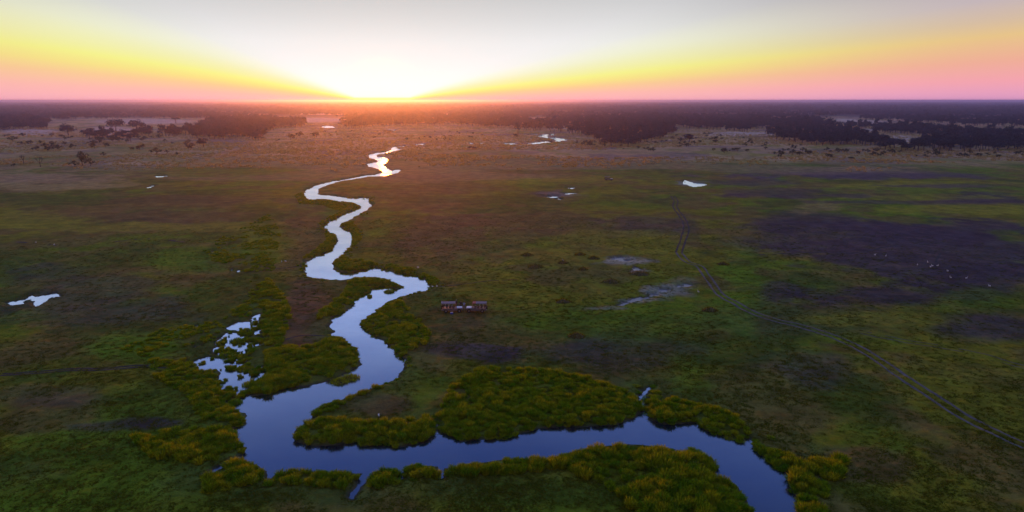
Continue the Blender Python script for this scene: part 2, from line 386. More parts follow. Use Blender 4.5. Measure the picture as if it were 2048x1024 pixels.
clm = clearing(PU, PV)
C = C * (1 - clm[..., None]) + (np.array((.46, .33, .26)) * (.75 + .5 * n2[..., None])) * clm[..., None]
# greener fringe along the river, wet mud at the very edge
fr = (1 - sstep(1.0, 6.5, GW + (n2 - .5) * 6)) * (dist < 420)
C = lerp(C, np.array((.085, .105, .024)), fr * .6)
edge = 1 - sstep(.1, .8, np.minimum(GW, GP))
C = lerp(C, (.03, .026, .022), edge * .8)
# wet lilac mud flats
wet = np.zeros(GX.shape)
for (cu, cv, ru, rv, k) in [(1250, 522, 70, 14, .65), (1275, 540, 30, 8, .7), (1330, 583, 60, 14, .6), (1280, 600, 70, 8, .5), (1200, 618, 70, 6, .45), (1125, 390, 50, 8, .35), (1383, 367, 40, 7, .5), (1370, 575, 35, 25, .35)]:
    q = np.sqrt(((PU - cu) / ru) ** 2 + ((PV - cv) / rv) ** 2) + (n4 - .5) * 1.3 + (n2 - .5) * .6
    wet = np.maximum(wet, (1 - sstep(.4, 1.05, q)) * k)
C = lerp(C, (.095, .09, .12), wet * .75)
C *= 1.3 * (.88 + .24 * n4[..., None])
C = np.clip(C, .01, .6)
wet = np.clip(wet + edge * .3, 0, 1)

idx = np.arange(nr * nc).reshape(nr, nc)
a = idx[:-1, :]; b = idx[1:, :]
quads = np.stack([a, np.roll(a, -1, 1), np.roll(b, -1, 1), b], -1).reshape(-1, 4)
V = np.stack([GX, GY, GZ], -1).reshape(-1, 3)
V = np.concatenate([V, [[0, 0, .5]]]); hub = len(V) - 1
tris = np.stack([np.full(nc, hub), np.roll(idx[0], -1), idx[0]], -1)
# orientation: azimuth grows clockwise, so wind the faces to look up
quads = quads[:, ::-1]; tris = tris[:, ::-1]

def material(name):
    m = bpy.data.materials.new(name); m.use_nodes = True
    m.node_tree.nodes.clear(); return m, NT(m.node_tree)
def out(N, sh, vol=None):
    o = N.n.new('ShaderNodeOutputMaterial')
    if sh is not None: N.l.new(sh, o.inputs[0])
    if vol is not None: N.l.new(vol, o.inputs[1])
def noise(N, scale, detail=4, rough=.55, vec=None):
    n = N.n.new('ShaderNodeTexNoise'); n.inputs['Scale'].default_value = scale; n.inputs['Detail'].default_value = detail
    n.inputs['Roughness'].default_value = rough
    if vec is not None: N.l.new(vec, n.inputs['Vector'])
    return n.outputs[0]
def principled(N, base, rough=.8, spec=.3, normal=None, **kw):
    p = N.n.new('ShaderNodeBsdfPrincipled')
    if isinstance(base, tuple) and len(base) == 3: base = (*base, 1)
    N.put(p.inputs['Base Color'], base); N.put(p.inputs['Roughness'], rough); N.put(p.inputs['Specular IOR Level'], spec)
    if normal is not None: N.l.new(normal, p.inputs['Normal'])
    for k, v in kw.items(): N.put(p.inputs[k], v)
    return p.outputs[0]
def bump(N, h, dist=.1, strength=1.0):
    b = N.n.new('ShaderNodeBump'); b.inputs['Distance'].default_value = dist; b.inputs['Strength'].default_value = strength
    N.l.new(h, b.inputs['Height']); return b.outputs[0]

m_ground, N = material('grass plain')
att = N.n.new('ShaderNodeAttribute'); att.attribute_name = 'soil'
wat = N.n.new('ShaderNodeAttribute'); wat.attribute_name = 'wet'
geo = N.n.new('ShaderNodeNewGeometry')
g1 = noise(N, .9, 6, .65, geo.outputs['Position']); g2 = noise(N, 4.0, 4, .6, geo.outputs['Position']); g3 = noise(N, .16, 5, .6, geo.outputs['Position'])
k = N.m('MULTIPLY', N.mr(g1, .3, .7, .84, 1.16), N.mr(g2, .3, .7, .85, 1.15))
k = N.m('MULTIPLY', k, N.mr(g3, .3, .7, .75, 1.3))
cc = N.scale(att.outputs['Color'], k)
hue = N.mix(N.mr(noise(N, .5, 4, .6, geo.outputs['Position']), .45, .65, 0, .5), (1, 1, 1), (1.35, 1.0, .7))
cc = N.mix(1.0, cc, hue, 'MULTIPLY')
hgt = N.m('ADD', g2, N.m('MULTIPLY', g1, 1.5))
rg = N.mr(wat.outputs['Fac'], 0.0, 1.0, 0.95, 0.32)
out(N, principled(N, cc, rg, N.mr(wat.outputs['Fac'], 0.0, 1.0, .03, .55), bump(N, hgt, .12, .35)))

gme = mesh_np('ground', V, quads, tris, [m_ground], smooth=True)
ca = gme.attributes.new('soil', 'FLOAT_COLOR', 'POINT')
cf = np.ones((len(V), 4), dtype=np.float32); cf[:-1, :3] = C.reshape(-1, 3); cf[-1, :3] = olive
ca.data.foreach_set('color', cf.ravel())
wa = gme.attributes.new('wet', 'FLOAT', 'POINT')
wf = np.zeros(len(V), dtype=np.float32); wf[:-1] = wet.ravel(); wa.data.foreach_set('value', wf)
tag(obj('ground', gme), 'dark green and brown floodplain running flat to the horizon', kind='structure')

# ------------------------------------------------------------------ water
m_water, N = material('still river water')
geo = N.n.new('ShaderNodeNewGeometry')
wv = noise(N, 1.4, 3, .5, geo.outputs['Position']); wv2 = noise(N, .12, 3, .5, geo.outputs['Position'])
bm_ = bump(N, N.m('ADD', wv, N.m('MULTIPLY', wv2, 2.0)), .02, .35)
dot = N.n.new('ShaderNodeVectorMath'); dot.operation = 'DOT_PRODUCT'
N.l.new(geo.outputs['Incoming'], dot.inputs[0]); N.l.new(geo.outputs['Normal'], dot.inputs[1])
refl = N.ramp(dot.outputs['Value'], [(0, 1.0), (.2, 1.0), (.30, .93), (.375, .56), (.44, .33), (.53, .175), (.58, .11), (.7, .08), (1, .04)])
gls = N.n.new('ShaderNodeBsdfGlossy'); N.l.new(N.mr(noise(N, .11, 4, .65, geo.outputs['Position']), .4, .62, .03, .14), gls.inputs['Roughness']); N.l.new(bm_, gls.inputs['Normal'])
N.l.new(N.ramp(noise(N, .07, 4, .6, geo.outputs['Position']), [(.35, (.60, .74, .93)), (.65, (.72, .86, 1))]), gls.inputs['Color'])
dif = N.n.new('ShaderNodeBsdfDiffuse'); dif.inputs['Color'].default_value = (.004, .009, .03, 1)
mx = N.n.new('ShaderNodeMixShader'); N.l.new(refl, mx.inputs[0]); N.l.new(dif.outputs[0], mx.inputs[1]); N.l.new(gls.outputs[0], mx.inputs[2])
out(N, mx.outputs[0])

m_shallow, N = material('shallow muddy water')
out(N, principled(N, (.05, .05, .075), .28, .9))
def water_sheet(name, outline, cell, grow, label, z=0.0):
    # a flat sheet of water: every cell of a grid that the outline touches or comes within `grow` metres of
    lo = outline.min(0) - grow - cell; hi = outline.max(0) + grow + cell
    nx = max(2, int((hi[0] - lo[0]) / cell) + 1); ny = max(2, int((hi[1] - lo[1]) / cell) + 1)
    xs = lo[0] + np.arange(nx + 1) * cell; ys = lo[1] + np.arange(ny + 1) * cell
    cx, cy_ = np.meshgrid(xs[:-1] + cell / 2, ys[:-1] + cell / 2, indexing='ij')
    d = sdf(outline, cx, cy_, grow + cell * 2)
    I, J = np.nonzero(d < grow + cell * .8)
    ids = {}; vs = []; qs = []
    def vid(i, j):
        if (i, j) not in ids: ids[(i, j)] = len(vs); vs.append((xs[i], ys[j], z))
        return ids[(i, j)]
    for i, j in zip(I, J): qs.append((vid(i, j), vid(i + 1, j), vid(i + 1, j + 1), vid(i, j + 1)))
    o = obj(name, mesh_np(name, vs, qs, mats=[m_water]))
    return tag(o, label, kind='structure')
water_sheet('river', river, 2.0, 2.5, 'winding river bright near the sun and deep blue in the foreground')
water_sheet('marsh_water', marsh, .6, .8, 'pale flooded gap among the reeds left of the river', -.003)
for (lab, _, _, _), q in zip(pools, pool_polys):
    dq = float(np.hypot(*q.mean(0)))
    wsht = water_sheet('pool', q, max(.6, dq * .004), max(.8, dq * .006), lab, .004)
    if 'mud' in lab: wsht.data.materials[0] = m_shallow

# ------------------------------------------------------------------ foliage materials
def leaf_material(name, a_, b_, trans=.35, gain=1.0):
    m, N = material(name)
    oi = N.n.new('ShaderNodeObjectInfo'); geo = N.n.new('ShaderNodeNewGeometry')
    c = N.mix(oi.outputs['Random'], a_, b_)
    c2 = N.scale(c, N.mr(geo.outputs['Random Per Island'], 0, 1, .45 * gain, 1.55 * gain, smooth=False))
    d = N.n.new('ShaderNodeBsdfDiffuse'); N.l.new(c2, d.inputs[0])
    tr = N.n.new('ShaderNodeBsdfTranslucent'); N.l.new(N.mix(1.0, c2, (1.2, 1.2, .4), 'MULTIPLY'), tr.inputs[0])
    mx = N.n.new('ShaderNodeMixShader'); mx.inputs[0].default_value = trans
    N.l.new(d.outputs[0], mx.inputs[1]); N.l.new(tr.outputs[0], mx.inputs[2])
    out(N, mx.outputs[0]); return m
m_reed = leaf_material('reed leaves', (.12, .27, .010), (.40, .38, .015), .37)
m_grass = leaf_material('short grass blades', (.090, .120, .008), (.145, .125, .012), .35)
m_leaf = leaf_material('tree leaves', (.032, .050, .060), (.052, .055, .064), .10)
m_shrub = leaf_material('shrub leaves', (.05, .062, .022), (.075, .07, .03), .25)
m_bark, N = material('bark')
geo = N.n.new('ShaderNodeNewGeometry')
out(N, principled(N, N.ramp(noise(N, 6, 4, .6, geo.outputs['Position']), [(0, (.05, .035, .025)), (1, (.14, .10, .075))]), .9, .1))

def rnd(a_, b_): return random.uniform(a_, b_)

# ------------------------------------------------------------------ scatter by geometry nodes (for what nobody could count)
proto_cols = {}
def proto_collection(name, objs):
    c = bpy.data.collections.new(name)
    for o in objs: c.objects.link(o)
    proto_cols[name] = c; return c
def scatter(name, pts, scales, rots, which, coll, label, cat=None, mat=None):
    me = bpy.data.meshes.new(name); pts = np.asarray(pts, dtype=np.float32)
    me.vertices.add(len(pts)); me.vertices.foreach_set('co', pts.ravel())
    def attr(n, t_, data, key='value'):
        a_ = me.attributes.new(n, t_, 'POINT'); a_.data.foreach_set(key, np.asarray(data).ravel())
    attr('sc', 'FLOAT_VECTOR', np.asarray(scales, dtype=np.float32), 'vector')
    attr('rt', 'FLOAT_VECTOR', np.asarray(rots, dtype=np.float32), 'vector')
    attr('wh', 'INT', np.asarray(which, dtype=np.int32))
    o = obj(name, me)
    ng = bpy.data.node_groups.new(name, 'GeometryNodeTree')
    ng.interface.new_socket('Geometry', in_out='INPUT', socket_type='NodeSocketGeometry')
    ng.interface.new_socket('Geometry', in_out='OUTPUT', socket_type='NodeSocketGeometry')
    n = ng.nodes; l = ng.links
    gi = n.new('NodeGroupInput'); go = n.new('NodeGroupOutput')
    ci = n.new('GeometryNodeCollectionInfo'); ci.inputs['Collection'].default_value = coll
    ci.inputs['Separate Children'].default_value = True; ci.inputs['Reset Children'].default_value = True
    iop = n.new('GeometryNodeInstanceOnPoints'); iop.inputs['Pick Instance'].default_value = True
    def na(nm, dt):
        a_ = n.new('GeometryNodeInputNamedAttribute'); a_.data_type = dt; a_.inputs['Name'].default_value = nm
        return a_.outputs['Attribute']
    l.new(gi.outputs[0], iop.inputs['Points']); l.new(ci.outputs[0], iop.inputs['Instance'])
    l.new(na('wh', 'INT'), iop.inputs['Instance Index'])
    er = n.new('FunctionNodeEulerToRotation'); l.new(na('rt', 'FLOAT_VECTOR'), er.inputs[0])
    l.new(er.outputs[0], iop.inputs['Rotation']); l.new(na('sc', 'FLOAT_VECTOR'), iop.inputs['Scale'])
    l.new(iop.outputs[0], go.inputs[0])
    md = o.modifiers.new('scatter', 'NODES'); md.node_group = ng
    return tag(o, label, cat, kind='stuff')

# ------------------------------------------------------------------ reeds
def tuft_mesh(name, nbl, hgt, spread, width, mat, droop=.5):
    vs, qs, ts = [], [], []
    for _ in range(nbl):
        a_ = rnd(0, 2 * math.pi); r0 = spread * .55 * math.sqrt(rnd(0, 1)); hh = hgt * rnd(.55, 1.0) * (1 - .3 * (r0 / spread))
        lean = rnd(.1, 1.0) * spread * .75
        bx, by = r0 * math.cos(a_), r0 * math.sin(a_)
        a2 = a_ + rnd(-.7, .7); wa_ = rnd(0, 2 * math.pi); wx, wy = math.cos(wa_) * width / 2, math.sin(wa_) * width / 2
        b0 = len(vs)
        for s_, wd in ((0, .7), (.45, 1.0), (.8, .9)):
            k_ = lean * s_ ** 2; z_ = hh * (s_ - droop * .35 * s_ ** 3)
            x_, y_ = bx + math.cos(a2) * k_, by + math.sin(a2) * k_
            vs += [(x_ - wx * wd, y_ - wy * wd, z_), (x_ + wx * wd, y_ + wy * wd, z_)]
        k_ = lean; vs.append((bx + math.cos(a2) * k_, by + math.sin(a2) * k_, hh * (1 - droop * .35)))
        qs += [(b0, b0 + 1, b0 + 3, b0 + 2), (b0 + 2, b0 + 3, b0 + 5, b0 + 4)]; ts.append((b0 + 4, b0 + 5, b0 + 6))
    return mesh_np(name, vs, qs, ts, [mat])
reed_protos = [obj('reed_tuft', tuft_mesh('reed_tuft', 170, 1.75, .85, .055, m_reed, .35), link=False) for _ in range(4)]
reed_protos += [obj('reed_tuft', tuft_mesh('reed_tuft', 150, 1.15, 1.0, .055, m_reed, .8), link=False) for _ in range(3)]
c_reed = proto_collection('reed_tufts', reed_protos)
grass_protos = [obj('grass_tuft', tuft_mesh('grass_tuft', 34, .42, .5, .05, m_grass, .9), link=False) for _ in range(4)]
c_grass = proto_collection('grass_tufts', grass_protos)

beds = [  # name of the bed, outline in photo pixels, reed height factor, tufts per square metre
 ('tall reeds of the belt left of the brown meadow', [(535,560),(570,600),(582,640),(560,700),(545,790),(505,786),(500,765),(535,750),(534,700),(525,640),(520,590)], .8, 1.5),
 ('tall reeds on the left bank below the brown meadow', [(545,700),(640,692),(680,676),(715,700),(725,728),(690,748),(645,765),(570,776),(535,788),(530,740)], .8, 1.6),
 ('tangled reeds left of the flooded marsh', [(300,722),(400,730),(430,745),(440,765),(446,790),(490,826),(480,850),(400,850),(380,800),(310,760)], .6, 1.2),
 ('mounded reeds at the lower left bank', [(270,885),(360,866),(456,867),(491,897),(482,914),(400,935),(300,922)], .85, 1.4),
 ('reeds with golden tips at the bottom left corner of the bend', [(405,968),(470,928),(500,925),(530,945),(530,968),(480,985),(400,995)], .85, 1.5),
 ('reed hedge along the near bank left of the small inlet', [(545,948),(720,949),(703,985),(560,972)], .9, 1.5),
 ('reed clump on the near bank right of the small inlet', [(738,962),(765,938),(798,942),(800,968),(745,985)], .95, 1.5),
 ('reed clump between the two thin creeks of the near bank', [(812,934),(875,935),(875,962),(815,962)], .95, 1.5),
 ('long reed hedge along the near bank', [(889,940),(1014,919),(1151,904),(1200,935),(1020,955),(890,960)], .95, 1.5),
 ('broad reed bed bulging into the river at the bottom', [(1151,903),(1275,889),(1354,898),(1375,930),(1418,958),(1470,971),(1504,1024),(1505,1090),(1300,1060),(1220,985),(1140,950)], 1.0, 1.25),
 ('small reed island beside the broad bed', [(1366,918),(1380,897),(1418,911),(1436,936),(1418,950),(1385,935)], .85, 1.4),
 ('reeds with golden tips on the right bank at the bottom', [(1605,928),(1690,925),(1690,950),(1650,990),(1640,1060),(1606,1070),(1600,1000),(1580,966)], 1.0, 1.5),
 ('large bright reed bed on the far bank', [(873,848),(900,785),(960,742),(1100,748),(1200,768),(1272,800),(1281,825),(1260,838),(1230,849),(1100,855),(1022,875),(923,880),(880,866)], .75, 1.25),
 ('reeds at the tip of the peninsula', [(588,872),(612,846),(680,848),(760,852),(862,842),(866,868),(848,882),(798,896),(727,892),(717,883),(640,892),(598,885)], .85, 1.4),
 ('thin line of reeds along the top of the peninsula', [(625,835),(637,816),(700,792),(770,767),(778,775),(700,806),(662,832)], .8, 1.5),
 ('reeds right of the thin side creek', [(1295,800),(1330,800),(1400,812),(1460,832),(1503,872),(1481,886),(1405,857),(1392,846),(1331,849),(1302,839)], .75, 1.1),
 ('reeds on the point above the right bank inlet', [(1510,888),(1560,910),(1600,930),(1592,936),(1560,942),(1530,918),(1510,900)], .75, 1.4),
 ('reeds on the right bank below the vehicles', [(720,648),(750,628),(800,605),(835,640),(862,670),(850,695),(800,716),(789,700),(771,681),(742,667)], .65, 1.2),
 ('reeds on the inside of the upper bend', [(667,524),(690,518),(750,530),(735,539),(700,543),(675,542)], .75, 1.5),
 ('reed fringe on the far side of the wide bend', [(752,534),(858,562),(870,575),(880,565),(840,548),(790,532)], .65, 1.3),
 ('reeds on the spit and the left bank behind it', [(806,573),(780,562),(725,556),(700,566),(690,590),(640,632),(636,645),(662,634),(700,618),(709,600),(735,586),(745,575),(795,578)], .75, 1.5),
 ('reed fringe along the left bank higher up', [(664,498),(673,480),(668,468),(650,470),(655,485),(630,505),(606,520),(625,516),(645,508)], .7, 1.3),
 ('low marsh plants between the reeds at left', [(230,700),(330,662),(440,646),(500,600),(500,565),(520,570),(545,575),(560,590),(560,600),(520,626),(450,655),(440,690),(400,695),(300,720)], .42, .8),
 ('low marsh plants along the old channel', [(400,500),(540,430),(562,470),(545,560),(450,545)], .38, .7),
 ('reed fringe on the outer right bank of the middle bend', [(707,480),(703,464),(687,458),(683,450),(705,446),(716,462),(722,482),(704,500),(690,512),(692,505)], .6, 1.2),
 ('small reed raft floating by the left bank', [(672,762),(690,751),(715,750),(717,758),(690,766)], .45, 1.8),
 ('reed fringe round the left river bend far up', [(604,386),(612,400),(660,402),(710,409),(720,416),(690,426),(640,455),(636,450),(680,425),(640,412),(600,410),(590,392)], .55, .5),
]
near_bank = river.copy()
def scatter_in(px_outline, dens, rng):
    P_ = poly(px_outline); lo = P_.min(0); hi = P_.max(0)
    n_ = int(dens * (hi[0] - lo[0]) * (hi[1] - lo[1]) * 1.0)
    x = rng.uniform(lo[0], hi[0], n_); y = rng.uniform(lo[1], hi[1], n_)
    m = inside(P_, x, y); return x[m], y[m]
rng = np.random.default_rng(11)
reed_total = 0
def reed_field(x, y, hf, label, idx0=0):
    global reed_total
    if len(x) == 0: return
    clump = fbm(x, y, 3.2, 3, 60)
    d_ = np.hypot(x, y)
    h_ = hf * .86 * (.2 + 1.25 * clump) * rng.uniform(.8, 1.15, len(x))
    # keep water that the photograph shows open: neither standing in it nor hiding it
    w0 = water_sd(x, y)
    sh = 1.55 * h_ * d_ / H
    w1 = water_sd(x * (1 + sh / d_), y * (1 + sh / d_))
    ok = (w0 > -.15) & (w1 > -.25) & (clump > .28)
    x, y, h_, clump = x[ok], y[ok], h_[ok], clump[ok]
    z = terrain(x, y) - .05
    n_ = len(x); reed_total += n_
    wd = rng.uniform(.8, 1.15, n_) * np.clip(.55 + .5 * h_, .6, 1.1)
    sc = np.stack([wd, wd, h_], 1)
    rt = np.stack([rng.uniform(-.1, .1, n_), rng.uniform(-.1, .1, n_), rng.uniform(0, 6.28, n_)], 1)
    scatter('reed_bed', np.stack([x, y, z], 1), sc, rt, rng.integers(0, 7, n_), c_reed, label, 'reeds')
for nm, pl, hf, dn in beds:
    x, y = scatter_in(pl, dn * 1.9, rng)
    if hf < .5: kk = fbm(x, y, 6, 3, 63) > .5; x, y = x[kk], y[kk]
    reed_field(x, y, hf, nm)
# a thin fringe on every bank
ex, ey = [], []
for i in range(len(river)):
    p0, p1 = river[i - 1], river[i]
    L_ = np.hypot(*(p1 - p0)); dm = np.hypot(*((p0 + p1) / 2))
    if dm > 330 or dm < 40: continue
    for _ in range(int(L_ * 2.6)):
        k_ = rng.uniform(); q = p0 + (p1 - p0) * k_; off = rng.normal(0, 1.3, 2)
        ex.append(q[0] + off[0]); ey.append(q[1] + off[1])
ex = np.array(ex); ey = np.array(ey)
keep = fbm(ex, ey, 9, 2, 91) > .44
reed_field(ex[keep], ey[keep], .42, 'low reed fringe scattered along both river banks')

# tussocks breaking up the flooded marsh
x, y = scatter_in([(430,690),(530,620),(545,700),(520,760),(500,800),(440,800),(385,735)], 9, rng)
w0 = water_sd(x, y); kk = (w0 < -.1) & (fbm(x, y, 1.6, 4, 83) > .60)
x, y = x[kk], y[kk]; n_ = len(x); h_ = rng.uniform(.2, .5, n_)
scatter('marsh_tussocks', np.stack([x, y, x * 0 - .03], 1), np.stack([h_ * 1.2, h_ * 1.2, h_], 1), np.stack([x * 0, x * 0, rng.uniform(0, 6.28, n_)], 1), rng.integers(0, 7, n_), c_reed,
        'small tufts of marsh plants breaking up the pale flooded water', 'reeds')
# short grass tufts over the nearer plain
n_ = 60000
tt_ = rng.uniform(0, 1, n_); aa_ = R(rng.uniform(-41, 41, n_)); dd_ = 58 * (260 / 58) ** tt_
x = dd_ * np.sin(aa_); y = dd_ * np.cos(aa_)
w, p, _n = all_sd(x, y)
cl = fbm(x, y, 7, 4, 71)
ok = (w > .5) & (p > .5) & (cl > .31)
x, y, cl = x[ok], y[ok], cl[ok]; d_ = np.hypot(x, y)
z = terrain(x, y) - .03; s_ = rng.uniform(.5, 1.0, len(x)) * (.5 + cl * .9)
zz = s_ * .4
scatter('grass_cover', np.stack([x, y, z], 1), np.stack([s_ * 1.3, s_ * 1.3, zz], 1), np.stack([x * 0, x * 0, rng.uniform(0, 6.28, len(x))], 1),
        rng.integers(0, 4, len(x)), c_grass, 'short rough grass tufts covering the near plain', 'grass')

# dry straw grass standing on the tan plains, lit from behind by the low sun
m_dry = leaf_material('dry straw grass', (.42, .27, .12), (.52, .36, .18), .55)
dry_protos = [obj('dry_tuft', tuft_mesh('dry_tuft', 26, .9, .8, .10, m_dry, .5), link=False) for _ in range(3)]
c_dry = proto_collection('dry_tufts', dry_protos)
n_ = 60000; dd_ = 300 * (1400 / 300) ** rng.uniform(0, 1, n_); aa_ = R(rng.uniform(-40, 40, n_))
x = dd_ * np.sin(aa_); y = dd_ * np.cos(aa_); u, v = pix(x, y)
w, p, _n = all_sd(x, y)
ok = (w > 3) & (p > 3) & (fbm(x * .35, y, 60, 4, 8) > .43) & (sstep(345, 300, v + (fbm(x, y, 38, 5, 1) - .5) * 60) > rng.uniform(.2, 1, n_)) & (v > 238)
x, y = x[ok], y[ok]; n_ = len(x); s_ = rng.uniform(.8, 1.7, n_)
scatter('dry_grass', np.stack([x, y, terrain(x, y) - .05], 1), np.stack([s_ * 1.5, s_ * 1.5, s_], 1), np.stack([x * 0, x * 0, rng.uniform(0, 6.28, n_)], 1), rng.integers(0, 3, n_), c_dry,
        'dry straw coloured grass on the distant plains', 'grass')
# ------------------------------------------------------------------ trees
def tube(vs, qs, pts, rads, sides=6):
    b0 = len(vs)
    for (p_, r_) in zip(pts, rads):
        for s_ in range(sides):
            a_ = 2 * math.pi * s_ / sides; vs.append((p_[0] + math.cos(a_) * r_, p_[1] + math.sin(a_) * r_, p_[2]))
    for i in range(len(pts) - 1):
        for s_ in range(sides):
            a0 = b0 + i * sides + s_; a1 = b0 + i * sides + (s_ + 1) % sides
            qs.append((a0, a1, a1 + sides, a0 + sides))
def tree_parts(kind, nleaf, leaf=.75, seed=0):
    rs = random.Random(seed)
    vs, qs = [], []
    if kind == 'umbrella': h, cr, cz, ch, nb = 8.5, 4.6, 6.9, 1.6, 9
    elif kind == 'round': h, cr, cz, ch, nb = 9.5, 4.4, 5.8, 3.4, 12
    elif kind == 'tall': h, cr, cz, ch, nb = 13.5, 4.0, 8.5, 4.6, 14
    elif kind == 'wide': h, cr, cz, ch, nb = 9.0, 6.5, 5.6, 3.0, 15
    else: h, cr, cz, ch, nb = 3.2, 2.1, 1.6, 1.5, 6       # shrub
    sm = .28 if kind == 'shrub' else 1
    top = (rs.uniform(-.6, .6) * sm, rs.uniform(-.6, .6) * sm, cz * .75)
    tube(vs, qs, [(0, 0, -.4), (0.03, .02, cz * .2), (top[0] * .5, top[1] * .5, cz * .5), top], [.42 * sm, .34 * sm, .28 * sm, .2 * sm])
    blobs_ = []
    for i in range(nb):
        a_ = rs.uniform(0, 6.28); rr = cr * math.sqrt(rs.uniform(0, 1)) * .72
        zz_ = cz + rs.uniform(-.6, .75) * ch * (1 - .55 * rr / cr)
        br = cr * rs.uniform(.28, .46)
        blobs_.append((rr * math.cos(a_), rr * math.sin(a_), zz_, br))
        if i < 5:
            tube(vs, qs, [top if i % 2 else (top[0] * .5, top[1] * .5, cz * .5), (rr * math.cos(a_) * .6, rr * math.sin(a_) * .6, (top[2] + zz_) / 2), (rr * math.cos(a_), rr * math.sin(a_), zz_)], [.17 * sm, .11 * sm, .05 * sm], 4)
    lv, lq = [], []
    for i in range(nleaf):
        bx, by, bz, br = blobs_[i % nb]
        u = rs.uniform(-1, 1); a_ = rs.uniform(0, 6.28); r_ = br * rs.uniform(.55, 1.05)
        q = math.sqrt(1 - u * u)
        c = Vector((bx + r_ * q * math.cos(a_), by + r_ * q * math.sin(a_), max(.15, bz + r_ * u * (.55 if kind == 'umbrella' else .75))))
        n = Vector((q * math.cos(a_) + rs.uniform(-.7, .7), q * math.sin(a_) + rs.uniform(-.7, .7), u + rs.uniform(-.5, .9))).normalized()
        t1 = n.orthogonal().normalized(); t1.rotate(Matrix.Rotation(rs.uniform(0, 6.28), 3, n)); t2 = n.cross(t1)
        L_ = leaf * rs.uniform(.5, 1.25)
        b0 = len(lv)
        for sx_, sy_ in ((-.5, -.3), (.35, -.5), (.55, .25), (-.25, .5)):
            lv.append(tuple(c + t1 * L_ * sx_ * rs.uniform(.7, 1.2) + t2 * L_ * sy_ * rs.uniform(.7, 1.2)))
        lq.append((b0, b0 + 1, b0 + 2, b0 + 3))
    return vs, qs, lv, lq
lib = {}
for kind, cnt, nl in (('round', 3, 620), ('wide', 3, 800), ('umbrella', 2, 520), ('tall', 2, 760), ('shrub', 3, 260)):
    lib[kind] = []
    for i in range(cnt):
        vs, qs, lv, lq = tree_parts(kind, nl, .34 if kind == 'shrub' else .8, seed=hash((len(kind), i, kind[0] == 'r')) % 1000 + i * 13)
        lm = m_shrub if kind == 'shrub' else m_leaf
        lib[kind].append((mesh_np('trunk', vs, qs, mats=[m_bark], smooth=True), mesh_np('crown', lv, lq, mats=[lm])))

def plant_tree(name, kind, x, y, s, sz, label, cat='tree', group=None, rz=None):
    r = empty(name, (x, y, terr(x, y) - .05), random.uniform(0, 6.28) if rz is None else rz)
    r.scale = (s, s, sz)
    t_, c_ = random.choice(lib[kind])
    obj('trunk', t_, r); obj('crown', c_, r)
    return tag(r, label, cat, group)

